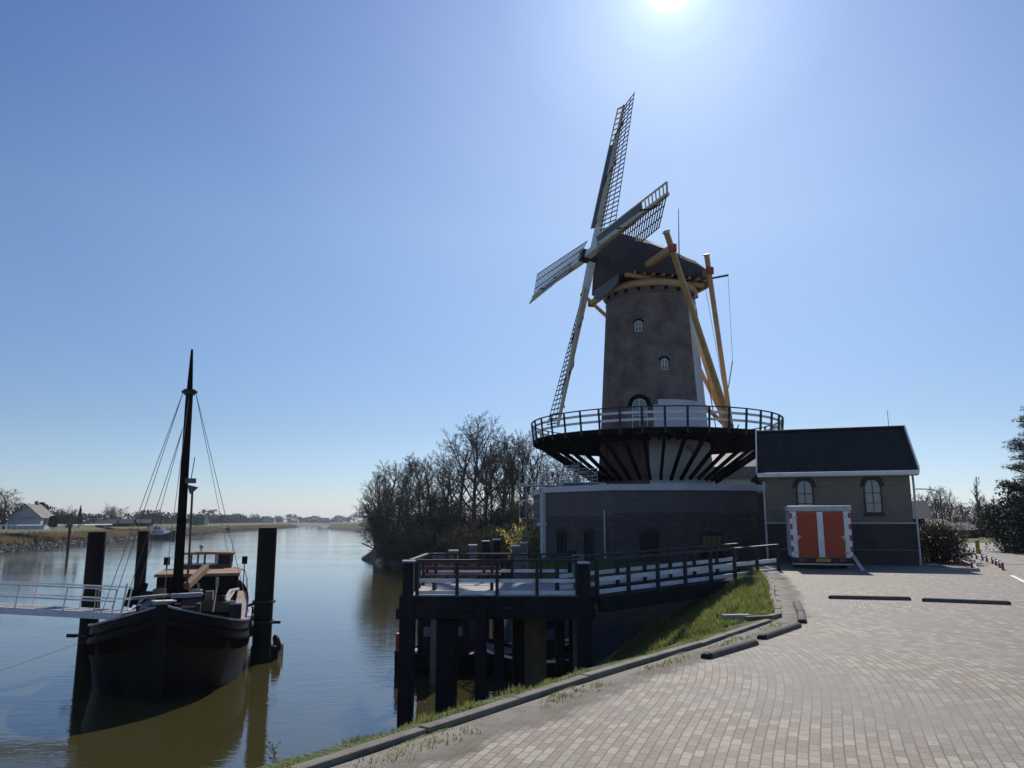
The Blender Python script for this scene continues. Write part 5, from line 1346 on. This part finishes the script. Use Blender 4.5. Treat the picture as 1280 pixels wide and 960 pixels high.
def leafy(name, c, rad, n_, ls, mat_, label, cat, group=None, lumps=14, seed=1, stem=True, flat=0.):
    """bush or hedge: leaves gathered in lumps through the whole volume, on short stems"""
    random.seed(seed); e = empty(name, (c[0], c[1], c[2]), label, cat, group); m_ = MB(); t_ = MB()
    for k in range(lumps):
        a = rnd(0, 6.28); zf = rnd(.03, .95); rr_ = sqrt(rnd(.05, 1)) * (1 - .45 * zf * (1 - flat))
        cc = Vector((c[0] + cos(a) * rr_ * rad[0], c[1] + sin(a) * rr_ * rad[1], c[2] + zf * rad[2] * (1 - .25 * rr_ * (1 - flat))))
        t_.tube((c[0] + (cc.x - c[0]) * .2, c[1] + (cc.y - c[1]) * .2, c[2] - .1), cc, .03, .012, 4)
        lr = min(rad) * rnd(.28, .5)
        for j in range(n_ // lumps):
            q = Vector((rnd(-1, 1), rnd(-1, 1), rnd(-1, 1))); q = q.normalized() * (rnd(0, 1) ** .45) * lr; leaf(m_, cc + q, ls * rnd(.6, 1.3))
    m_.build('foliage', mat_, e); 
    if stem: t_.build('stems', 'bark', e)
    return e
leafy('bush', (17.9, 33.0, 0), (1.35, 1.5, 1.55), 9000, .055, 'leaf_bush', 'dark brown leaved bush beside the right end of the shed', 'bush', lumps=40, seed=4)
leafy('bush', (16.95, 35.6, 0), (.9, 1.0, 2.6), 4000, .06, 'leaf_bush', 'taller thin bush right behind the corner of the shed', 'bush', lumps=24, seed=9)
leafy('hedge', (29.8, 41.2, 0), (3.6, 2.2, 4.2), 36000, .075, 'evergreen', 'tall dark clipped hedge below the pine tree at the right edge', 'hedge', lumps=110, seed=6, flat=.7)
leafy('bush', (28.6, 45.0, 0), (1.7, 1.8, 2.9), 9000, .075, 'evergreen_mid', 'dark round bush at the left foot of the tall hedge', 'bush', lumps=40, seed=8, flat=.3)
random.seed(15)
PP_ = dict(H=14, r=.13, levels=3, kids=[38, 10, 6], seg=[10, 5, 3, 2], start=[.12, .15, .1], ang=[20, 20, 22], len=[.26, .5, .5], rr=.45, rmin=.018, up=.35, wob=.05, taper=.7)
pop = make_tree('poplar', PP_, 'bark_far', 'twig')
hP = max(v.co.z for ch in pop.children for v in ch.data.vertices)
p = at(1218, 595, 88); place(pop, p.x, 88, 0, p.z / hP * 1.0, 0, 'slim upright bare poplar left of the pine tree', 'tree', None, first=True)
p = at(1224, 612, 92); place(pop, p.x, 92, 0, p.z / hP, 2, 'shorter bare poplar touching the slim one on its right', 'tree', None)
PF = dict(H=12, r=.16, levels=3, kids=[12, 8, 5], seg=[8, 5, 3, 2], start=[.35, .2, .1], ang=[34, 34, 34], len=[.42, .5, .46], rr=.5, rmin=.024, up=.12, wob=.09, taper=.4)
fr = [(1153, 610, 105, 'bare round crowned tree nearest the shed, seen right of its roof'), (1166, 606, 112, 'bare tall tree behind the curved street lamp'), (1183, 607, 108, 'bare high crowned tree between street lamp and poplar'), (1172, 628, 100, 'lower bare tree left below the curved lamp'), (1201, 626, 96, 'low bare tree close left of the slim poplar'), (1238, 618, 100, 'bare tree showing through the left branches of the pine')]
for i, (px_, py_, D, lab) in enumerate(fr):
    p = at(px_, py_, D); kk = 'BA'[i % 2]; c = copy_tree(treeA if kk == 'A' else treeB); c.location = (p.x, D, 0); c.rotation_euler = (0, 0, i * 1.9); s_ = p.z / HT[kk]; c.scale = (s_ * .95, s_ * .95, s_); tag(c, lab, 'tree', 'bare trees along the road')
for i, (px_, py_, D, w_, lab) in enumerate([(1160, 640, 90, 4, 'grey brown thicket behind the bush beside the shed'), (1188, 636, 86, 4, 'grey brown thicket behind the street lamp'), (1213, 640, 80, 3.5, 'dark thicket at the foot of the slim poplar'), (1238, 642, 78, 3.5, 'dark thicket left of the tall hedge')]):
    p = at(px_, py_, D); c = copy_tree(treeW); c.name = 'thicket'; c.location = (p.x, D, 0); c.rotation_euler = (0, 0, i * 1.4); s_ = p.z / hW; c.scale = (s_ * 1.5, s_ * 1.5, s_); tag(c, lab, 'thicket', 'thickets along the road')
for o in COL.objects:
    if o.get('category') == 'tree' and 'slim' in o['label'] and o.name.startswith('poplar'): o.scale = (o.scale[0] * 1.35, o.scale[1] * 1.35, o.scale[2])
# sheds by the road
def small_house(name, c, w_, d_, h_, rh, rz, label, wall_m, roof_m, cat='house', group=None, wins=2, hip=0., chim=False, z0=0., win_m='dark_glass'):
    e = empty(name, (c[0], c[1], z0), label, cat, group); R = Matrix.Rotation(rz, 3, 'Z')
    def Q(x, y, z): v = R @ Vector((x, y, 0)); return Vector((c[0] + v.x, c[1] + v.y, z0 + z))
    mb = MB(); 
    for (a, b_) in (((-1, -1), (1, -1)), ((1, -1), (1, 1)), ((1, 1), (-1, 1)), ((-1, 1), (-1, -1))): mb.quad(Q(a[0] * w_ / 2, a[1] * d_ / 2, -.3), Q(b_[0] * w_ / 2, b_[1] * d_ / 2, -.3), Q(b_[0] * w_ / 2, b_[1] * d_ / 2, h_), Q(a[0] * w_ / 2, a[1] * d_ / 2, h_))
    if not hip:
        for x in (-w_ / 2, w_ / 2): mb.add([Q(x, -d_ / 2, h_), Q(x, d_ / 2, h_), Q(x, 0, h_ + rh)], [(0, 1, 2)])
    wl = mb.build('wall', wall_m, e, uv=wall_uv)
    mb = MB(); o_ = .35; hx = w_ / 2 - hip
    A_, B_, C_, D_ = Q(-w_ / 2 - o_, -d_ / 2 - o_, h_ - .1), Q(w_ / 2 + o_, -d_ / 2 - o_, h_ - .1), Q(w_ / 2 + o_, d_ / 2 + o_, h_ - .1), Q(-w_ / 2 - o_, d_ / 2 + o_, h_ - .1)
    E_, F_ = Q(-hx - (0 if hip else o_), 0, h_ + rh), Q(hx + (0 if hip else o_), 0, h_ + rh)
    mb.quad(A_, B_, F_, E_); mb.quad(C_, D_, E_, F_)
    if hip: mb.add([B_, C_, F_], [(0, 1, 2)]); mb.add([D_, A_, E_], [(0, 1, 2)])
    mb.quad(D_, C_, B_, A_)
    rf_ = mb.build('roof', roof_m, e, uv=roof_uv)
    if chim: m_ = MB(); m_.box(Q(w_ * .2, 0, h_ + rh + .2), (.7, .6, 1.0), rz); m_.build('chimney', 'far_brick', rf_)
    for k in range(wins):
        x = -w_ / 2 + w_ * (k + .6) / (wins + .2); m_ = MB(); m_.box(Q(x, -d_ / 2 - .02, h_ * .55), (w_ / (wins + 1) * .5, .06, h_ * .42), rz); f_ = m_.build('window', 'grey_trim', wl)
        m_ = MB(); m_.box(Q(x, -d_ / 2 - .05, h_ * .55), (w_ / (wins + 1) * .42, .04, h_ * .35), rz); m_.build('pane', win_m, f_)
    return e, Q
p = at(1163, 664, 82); small_house('garden_shed', (p.x, 82), 2.6, 2.4, 1.5, .5, .1, 'low white fronted shed behind the bush at the road', 'far_wall', 'far_roof', 'shed')
p = at(1193, 664, 76); small_house('garden_shed', (p.x, 76), 3.0, 2.6, 1.0, .6, -.15, 'low dark shed with pale roof left of the slim poplar', 'dark_timber', 'far_roof', 'shed')
p = at(1214, 664, 80); small_house('garden_shed', (p.x, 80), 2.0, 2.6, 1.1, .6, -.1, 'small dark shed at the foot of the slim poplar', 'dark_timber', 'far_roof', 'shed')
p = at(1154, 640, 44); small_house('barn', (p.x - 1.1, 44), 1.7, 2.6, 1.95, .9, -.35, 'narrow dark outbuilding with pale roof peeking out behind the shed corner', 'dark_timber', 'far_roof', 'barn', wins=0)
# red roofed farmhouse behind the mill
rh_, Q = small_house('farmhouse', (17.6, 66), 13, 8.5, 5.8, 2.55, -.08, 'white house with red tiled roof behind mill and shed', 'far_wall', 'red_tile', 'house', wins=4, chim=False)
mb = MB(); mb.bar(Q(-6.9, -4.62, 5.55), Q(6.9, -4.62, 5.55), .5, .9); mb.build('fascia', 'grey_timber', rh_)
mb = MB(); mb.bar(Q(-6.9, 0, 8.38), Q(6.9, 0, 8.38), .4, .3); mb.build('ridge_cap', 'white_paint', rh_)
random.seed(2); leafy('conifer_shrub', (12.9, 40.6, 3.3), (.45, .45, .95), 900, .05, 'evergreen', 'small dark conifer between mill base and shed', 'shrub', lumps=14, seed=12)
bpy.data.objects['conifer_shrub'].location.z = 3.3

# ------------------------------------------------------------------ scaffolding on the mill base
sc_ = empty('scaffolding', (1.4, 42, -1), 'light steel tube scaffolding at the left corner of the mill base', 'scaffolding')
def frame(x, y, z0, z1, w_, dpt, rz, lifts):
    R = Matrix.Rotation(rz, 3, 'Z')
    def Q(a, b_, z): v = R @ Vector((a, b_, 0)); return Vector((x + v.x, y + v.y, z))
    for a in (0, w_):
        for b_ in (0, dpt): mb = MB(); mb.tube(Q(a, b_, z0), Q(a, b_, z1), .025, n=5); mb.build('upright', 'steel_galv', sc_)
    for k in range(lifts + 1):
        z = z0 + .3 + (z1 - z0 - .5) * k / max(1, lifts)
        mb = MB(); mb.path([Q(0, 0, z), Q(w_, 0, z), Q(w_, dpt, z), Q(0, dpt, z), Q(0, 0, z)], .022, 4); mb.build('ledger', 'steel_galv', sc_)
    mb = MB()
    for k in range(lifts): a = z0 + .3 + (z1 - z0 - .5) * k / lifts; b_ = z0 + .3 + (z1 - z0 - .5) * (k + 1) / lifts; mb.path([Q(0, 0, a), Q(w_, 0, b_)] if k % 2 else [Q(w_, 0, a), Q(0, 0, b_)], .018, 4)
    mb.build('brace', 'steel_galv', sc_)
frame(.75, 41.6, -2.2, 4.9, .8, 1.6, .2, 7)
frame(1.9, 41.9, 3.5, 4.9, 1.7, 1.4, .1, 5); frame(3.65, 42.0, 3.5, 4.75, 1.0, 1.4, .1, 4)
mb = MB(); mb.box((1.6, 42.2, 3.62), (2.4, 1.2, .06), .1).box((3.9, 42, 3.72), (2.3, .7, .10), .05); mb.build('plank', 'white_lime', sc_)
mb = MB(); mb.box((2.2, 41.75, 4.2), (.14, .14, .2), .3); mb.build('bucket', 'orange_red', sc_)
mb = MB(); mb.box((3.7, 41.6, 3.66), (1.9, .5, .12), .05); mb.build('tarpaulin', 'blue_grey_board', sc_)

# ------------------------------------------------------------------ far left bank
random.seed(31)
e, Q = small_house('white_house', tuple(at(40, 650, 176))[:2], 8.0, 6.6, 2.3, 3.0, radians(101), 'white house with a pale half-hipped roof on the far bank', 'far_wall', 'far_roof', 'house', wins=2, hip=0, chim=True, z0=.3)
for i, (px_, py_, D, lab, sx) in enumerate([(10, 610, 168, 'large spreading bare tree left of the white house', 1.9), (-8, 615, 150, 'large bare tree cut off by the left edge', 1.5), (86, 630, 185, 'round bare tree right of the white house', 1.9), (70, 634, 190, 'round bare tree just beside the gable of the white house', 1.6), (147, 627, 330, 'broad rounded bare tree standing alone above the hedge line', 2.0), (202, 640, 330, 'dark bare tree behind the moored barge', 1.8), (268, 648, 520, 'small bare tree right of the dark block', 1.9), (318, 647, 700, 'bare trees beside the slim far poplar', 2.)]):
    p = at(px_, py_, D); kk = 'W' if i in (2, 3, 4) else 'AB'[i % 2]; HT['W'] = hW; c = copy_tree({'A': treeA, 'B': treeB, 'W': treeW}[kk]); c.name = 'bare_tree'; c.location = (p.x, D, .3); c.rotation_euler = (0, 0, i * 2.2); s_ = (p.z - .3) / HT[kk]; sx = sx * (.62 if kk == 'W' else 1); c.scale = (s_ * sx * .9, s_ * sx * .9, s_); tag(c, lab, 'tree', 'bare trees on the far bank')
def cone_tree(name, px_, py_, D, wpx, label, mat_='evergreen', seed=1, cone=True, group=None, n_=2600, cat='tree', z0=.3):
    random.seed(seed); top = at(px_, py_, D); h_ = top.z - z0; W_ = wpx * D / F / 2; e = empty(name, (top.x, D, z0), label, cat, group); m_ = MB(); ls = max(.10, W_ * .09)
    for k in range(n_):
        t = rnd(0, 1); a = rnd(0, 6.28); rr_ = (1 - t if cone else sqrt(max(0, 1 - (2 * t - .9) ** 2 / 1.3))) * W_ * (.75 + .3 * sin(a * 3 + t * 9)) * rnd(.3, 1) ** .4
        leaf(m_, Vector((top.x + cos(a) * rr_, D + sin(a) * rr_, z0 + .1 * h_ + t * h_ * .9)), ls * rnd(.6, 1.4))
    m_.build('crown', mat_, e); t_ = MB(); t_.tube((top.x, D, z0 - .3), (top.x, D, z0 + h_ * .6), W_ * .08, W_ * .03, 6); t_.build('trunk', 'bark_far', e); return e
GE = 'evergreens and clumps on the far bank'
cone_tree('evergreen_tree', 53, 628, 186, 17, 'round dark evergreen behind the roof of the white house', cone=False, seed=2, group=GE)
cone_tree('spruce', 101, 632, 192, 12, 'small dark spruce right of the round bare tree', seed=3, group=GE)
cone_tree('evergreen_tree', 67, 645, 176, 14, 'dark shrub close to the brick end of the white house', cone=False, seed=4, group=GE)
cone_tree('evergreen_tree', 1, 636, 170, 12, 'dark bushy evergreen at the left edge of the view', cone=False, seed=5, group=GE)
cone_tree('willow', 147, 650, 300, 12, 'fresh green willow under the broad bare tree', 'willow_leaf', cone=False, seed=7, group=GE, n_=700)
cone_tree('poplar', 308, 643, 700, 4.5, 'slim far poplar sticking out of the treeline', 'treeline', seed=8, group=GE, n_=700)
cone_tree('poplar', 424, 642, 1300, 4, 'tiny pointed tree on the horizon near the clump', 'treeline', seed=9, group=GE, n_=300)
cone_tree('evergreen_tree', 392, 651, 1250, 16, 'low round far copse right of the tallest steel pile', 'treeline', cone=False, seed=10, group=GE, n_=800)
for i, (px_, D, w_, d_, h_, rh2, lab) in enumerate([(134, 262, 6, 5, .8, 1.1, 'small dark barn below the broad bare tree'), (151, 266, 8, 6, .9, 1.4, 'dark roofed barn right of the small barn'), (172, 275, 9, 6, 1.0, 1.2, 'long dark barn left of the moored barge')]):
    p = at(px_, 655, D); small_house('barn', (p.x, D), w_, d_, h_, rh2, .2, lab, 'dark_timber', 'dark_roof', 'barn', 'dark barns on the far bank', wins=0, z0=.3)
p = at(250, 652, 430); e = empty('dark_block', (p.x, 430, .3), 'dark square building on the far bank right of the barge mast', 'building')
mb = MB(); mb.box((p.x, 430, 2.0), (6.6, 5, 4.2)); mb.build('wall', 'green_paint', e); mb = MB(); mb.box((p.x, 430, 4.15), (7.0, 5.4, .3)); mb.build('roof', 'far_roof', e)
mb = MB(); mb.box((p.x - 1, 427.4, 1.2), (2, .1, 1.6)); mb.build('door', 'dark_roof', e)
for i, (px_, w_, lab) in enumerate([(337, 12, 'far white farmhouse left of the tallest steel pile'), (404, 14, 'far pale building on the horizon'), (322, 10, 'far pale shed near the slim poplar'), (366, 10, 'small far white house right of the tallest pile')]):
    D = 900 + i * 60; p = at(px_, 655, D); small_house('far_house', (p.x, D), w_, 9, 3, 3, .3 * i, lab, 'far_wall', 'far_roof', 'house', 'pale houses on the horizon', wins=0, z0=.3)
# far tree line, hedges
def belt(name, pts, hmin, hmax, n_, ls, depth, mat_='treeline', seed=1, kind='stuff'):
    random.seed(seed); m_ = MB()
    L_ = [0]; 
    for a, b_ in zip(pts, pts[1:]): L_.append(L_[-1] + hypot(b_[0] - a[0], b_[1] - a[1]))
    for k in range(n_):
        s_ = rnd(0, L_[-1]); i = max(j for j in range(len(L_)) if L_[j] <= s_); i = min(i, len(pts) - 2); f_ = (s_ - L_[i]) / (L_[i + 1] - L_[i])
        x = pts[i][0] + (pts[i + 1][0] - pts[i][0]) * f_; y = pts[i][1] + (pts[i + 1][1] - pts[i][1]) * f_ + rnd(0, depth)
        hh2 = hmin + (hmax - hmin) * max(0, .5 + .5 * sin(s_ * .045 + 1) * sin(s_ * .011) + .35 * sin(s_ * .13)) * 1.0
        leaf(m_, Vector((x, y, .3 + rnd(0, 1) ** .8 * hh2)), ls * rnd(.5, 1.4))
    return tag(m_.build(name, mat_), kind=kind)
belt('distant_wood', [(-330, 240), (-215, 320), (-210, 460)], 2.5, 7.5, 9000, .7, 25, seed=1)
belt('distant_wood', [(-215, 440), (-240, 620), (-300, 860), (-345, 1150)], 3, 9, 9000, 1.0, 30, seed=2)
belt('distant_wood', [(-420, 1420), (-262, 1560), (0, 1640), (300, 1700), (700, 1700)], 4, 16, 11000, 2.2, 50, seed=3)
belt('distant_wood', [(-160, 300), (-170, 290)], 1, 2, 20, .5, 5, seed=4)
belt('distant_wood', [(-148, 1000), (-125, 1010), (-60, 900)], 4, 12, 2500, 1.4, 30, seed=5)
belt('distant_wood', [(45, 125), (75, 120), (140, 135)], 3.0, 6.0, 45000, .13, 14, 'treeline', seed=6)
# reeds along the far bank
random.seed(8); m_ = MB()
LP = resample(LEFT[2:8], 1.5)
for k in range(15000):
    t = rnd(0, 1) ** 1.7; i = int(t * (len(LP) - 2)); a = Vector(LP[i]); b_ = Vector(LP[i + 1]); d = (b_ - a).normalized(); nr_ = Vector((d.y, -d.x))
    q = a + (b_ - a) * rnd(0, 1) + nr_ * rnd(4.5, 11.5); z = tz_cache = float(np.interp(-0 + (nr_.dot(q - a)), [-1, 4, 12], [-.25, -1.5, -2.9])); h_ = rnd(.5, 1.3)
    w_ = .10 + .0006 * q.y; m_.add([Vector((q.x - w_, q.y, z - .1)), Vector((q.x + w_, q.y, z - .1)), Vector((q.x + rnd(-.3, .3), q.y, z + h_))], [(0, 1, 2)])
tag(m_.build('reed_bed', 'reed'), kind='stuff')
# riprap stones at the waterline
random.seed(9); m_ = MB()
for k in range(3600):
    t = rnd(0, 1) ** 2; i = int(t * (len(LP) - 2)); a = Vector(LP[i]); b_ = Vector(LP[i + 1]); d = (b_ - a).normalized(); nr_ = Vector((d.y, -d.x)); o_ = rnd(11.5, 15.6)
    q = a + (b_ - a) * rnd(0, 1) + nr_ * o_; z = float(np.interp(o_, [12, 16], [-2.95, -4.2])); s_ = rnd(.1, .28); m_.box((q.x, q.y, z), (s_ * 2, s_ * 1.4, s_ * 1.2), rnd(0, 3), R=Matrix.Rotation(rnd(0, 3), 3, Vector((rnd(-1, 1), rnd(-1, 1), 1)).normalized()))
tag(m_.build('riprap', 'riprap_stone'), kind='stuff')
# road barrier and river marks
gr = empty('guard_rail', (-120, 175, .3), 'long white guard rail along the far bank in front of the white house', 'guard rail')
mb = MB(); pts = [at(-20, 659, 160), at(20, 659, 165), at(70, 659, 178), at(140, 659, 215)]; pts = [Vector((p.x, p.y, .95)) for p in pts]
for a, b_ in zip(pts, pts[1:]): mb.bar(a, b_, .08, .28)
mb.build('beam', 'white_paint', gr)
for k in range(18):
    a = pts[0].lerp(pts[-1], k / 17); i = min(2, k // 6); q = pts[i].lerp(pts[i + 1], (k - i * 6) / 6 if k < 18 else 1); mb = MB(); mb.box((q.x, q.y + .08, .55), (.12, .12, .8)); mb.build('post', 'grey_trim', gr)
p = at(85, 684, 149); e = empty('river_mark', (p.x, 149, WZ), 'tall dark post with green head standing in the water below the willow', 'marker')
mb = MB(); mb.tube((p.x, 149, -7), (p.x, 149, .6), .28, .24, 10); mb.build('pile', 'dark_timber', e)
mb = MB(); mb.box((p.x, 149, .95), (.9, .4, .8)); mb.tube((p.x, 149, 1.3), (p.x, 149, 2.2), .07, n=6); mb.build('mark', 'green_paint', e)
p = at(415, 657, 900)
mb = MB(); q = at(383, 661, 640); mb.tube((q.x, q.y, -4.2), (q.x, q.y, -3.2), .7, .3, 8).tube((q.x, q.y, -3.2), (q.x, q.y, -2.4), .12, .05, 5); tag(mb.build('buoy', 'signal_red'), 'small red buoy in the river near the far shore', 'buoy')
# moored boats on the far bank
def cruiser(px_, D, L, label, hull_m, name='motor_barge', tiers=2, rz=.2):
    p = at(px_, 670, D); e = empty(name, (p.x, D, WZ), label, 'boat', 'boats moored at the far bank'); R = Matrix.Rotation(rz, 3, 'Z')
    def B(x, y, z): v = R @ Vector((x, y, 0)); return Vector((p.x + v.x, D + v.y, WZ + z))
    W = L * .24; st_ = [(-L / 2, .8, 1.5), (-L * .3, 1, 1.35), (L * .1, 1, 1.4), (L * .32, .75, 1.9), (L * .45, .35, 2.3), (L / 2, .05, 2.6)]
    mb = MB(); rows = [[B(x, -W / 2 * f_, z), B(x, -W / 2 * f_ * .9, 0), B(x, 0, -.5), B(x, W / 2 * f_ * .9, 0), B(x, W / 2 * f_, z)] for x, f_, z in st_]; mb.grid(rows); mb.add(rows[0], [(0, 1, 2, 3, 4)]); mb.build('hull', hull_m, e)
    mb = MB(); mb.grid([[B(x, -W / 2 * f_ * .98, z - .1), B(x, W / 2 * f_ * .98, z - .1)] for x, f_, z in st_]); mb.build('deck', 'grey_trim', e)
    z = 1.35
    for k in range(tiers):
        x0 = -L * (.18 + .05 * k); l_ = L * (.55 - .22 * k); mb = MB(); mb.box(B(x0, 0, z + .6), (l_, W * (.75 - .1 * k), 1.3), rz); mb.box(B(x0, 0, z + 1.3), (l_ + .3, W * (.8 - .1 * k), .1), rz); cb = mb.build('cabin', 'white_paint' if k == 0 else 'far_wall', e)
        for j in range(4 - k):
            mb = MB(); mb.box(B(x0 - l_ / 2 + l_ * (j + .5) / (4 - k), -W * (.375 - .05 * k) - .03, z + .75), (l_ / (5 - k) * .6, .06, .5), rz); mb.build('cabin_window', 'dark_glass', cb)
        z += 1.35
    mb = MB(); mb.tube(B(-L * .1, 0, z), B(-L * .1, 0, z + 2.2), .06, n=5); mb.build('mast', 'grey_trim', e)
    return e
cruiser(205, 262, 12.5, 'dark hulled motor barge with white superstructure moored at the far bank', 'hull_black', tiers=2, rz=-.6)
cruiser(187, 292, 8, 'white cabin boat half hidden behind the dark motor barge', 'far_wall', 'cabin_cruiser', tiers=2, rz=-1.0)
cruiser(222, 300, 9, 'grey boat just right of the barge mast at the far bank', 'grey_trim', 'cabin_cruiser', tiers=1, rz=-.7)
cruiser(277, 440, 13, 'small distant barge moored where the far bank bends', 'hull_black', tiers=1, rz=-.5)

# ------------------------------------------------------------------ grass and weeds at the kerb
random.seed(55)
def tuft(m_, x, y, z, n_, h_, w_):
    for k in range(n_):
        a = rnd(0, 6.28); b_ = Vector((x + rnd(-.05, .05), y + rnd(-.05, .05), z)); lean = Vector((cos(a), sin(a), 0)) * h_ * rnd(.1, .6); s_ = Vector((-sin(a), cos(a), 0)) * w_
        m_.mat(0 if random.random() < .58 else 1); hh3 = h_ * rnd(.6, 1.2)
        m_.add([b_ - s_, b_ + s_, b_ + lean * .5 + Vector((0, 0, hh3 * .65)) + s_ * .6, b_ + lean + Vector((0, 0, hh3)), b_ + lean * .5 + Vector((0, 0, hh3 * .65)) - s_ * .6], [(0, 1, 2, 3, 4)])
m_ = MB(); line = resample(KERB[1:], .045)
for x, y in offs(line, -.12):
    cl = .5 + .5 * sin(x * 2.1 + y * 1.3) * sin(y * 3.7 + x) 
    for k in range(5):
        o_ = rnd(0, .30) ** 1.0; i_ = Vector((x - o_ * .8, y + o_ * .5)); h_ = .04 + .085 * cl * cl * rnd(.4, 1); tuft(m_, i_.x, i_.y, tz(i_.x, i_.y) - .01 if o_ > .05 else -.02, 5, h_, .005)
# weeds in the joint on the paving side
for x, y in offs(line, .12):
    if sin(x * 1.7 + y * 2.3) + sin(x * 5.1) > -.2:
        for k in range(2): tuft(m_, x + rnd(0, .22), y - rnd(0, .22), .004, 4, rnd(.015, .05), .005)
# sunny slope beside the footbridge
for k in range(12000):
    t = rnd(0, 1); i = int(t * (len(KERB2) - 1)); a = Vector(KERB2[i]).lerp(Vector(KERB2[min(i + 1, len(KERB2) - 1)]), rnd(0, 1)); o_ = rnd(.05, 4.4); q = Vector((a.x - o_, a.y + o_ * .25)); tuft(m_, q.x, q.y, tz(q.x, q.y), 3, rnd(.05, .16), .009)
tag(m_.build('grass', ['grass_blade', 'dry_grass']), kind='stuff')
for i, (px_, py_, D, h_, lab) in enumerate([(341, 952, 6.15, .28, 'thin dry weed stalk at the bottom left end of the kerb'), (530, 880, 7.9, .42, 'tall thin weed stalk beyond the kerb near the left platform pile')]):
    p = at(px_, py_, D); z = tz(p.x, p.y) if tz(p.x, p.y) > -.6 else -.3; e = empty('weed', (p.x, p.y, z), lab, 'weed'); m_ = MB(); t_ = MB(); t_.path([(p.x, p.y, z), (p.x + .02, p.y, z + h_ * .6), (p.x - .01, p.y, z + h_)], .004, 4)
    for k in range(16): c = Vector((p.x + rnd(-.05, .05), p.y + rnd(-.05, .05), z + h_ * rnd(.2, 1))); t_.path([(p.x, p.y, c.z - .04), c], .002, 3); leaf(m_, c, .016)
    t_.build('stem', 'dry_grass', e); m_.build('leaves', 'dry_grass', e)
leafy('green_plant', (4.15, 14.75, tz(4.15, 14.75) - .02), (.35, .3, .26), 260, .05, 'grass_blade', 'fresh green leafy plant on the bank just beyond the kerb bend', 'plant', lumps=10, seed=3)

# contrails
for i, (a, b_, w_) in enumerate((((1140, 479.5), (1182, 487), 5), ((1196, 459.5), (1238, 467), 4))):
    A_ = at(*a, 9000); B_ = at(*b_, 9000); mb = MB(); mb.path([A_, A_.lerp(B_, .3), A_.lerp(B_, .65), B_], w_, 6); o = mb.build('contrail', 'contrail'); tag(o, kind='structure')
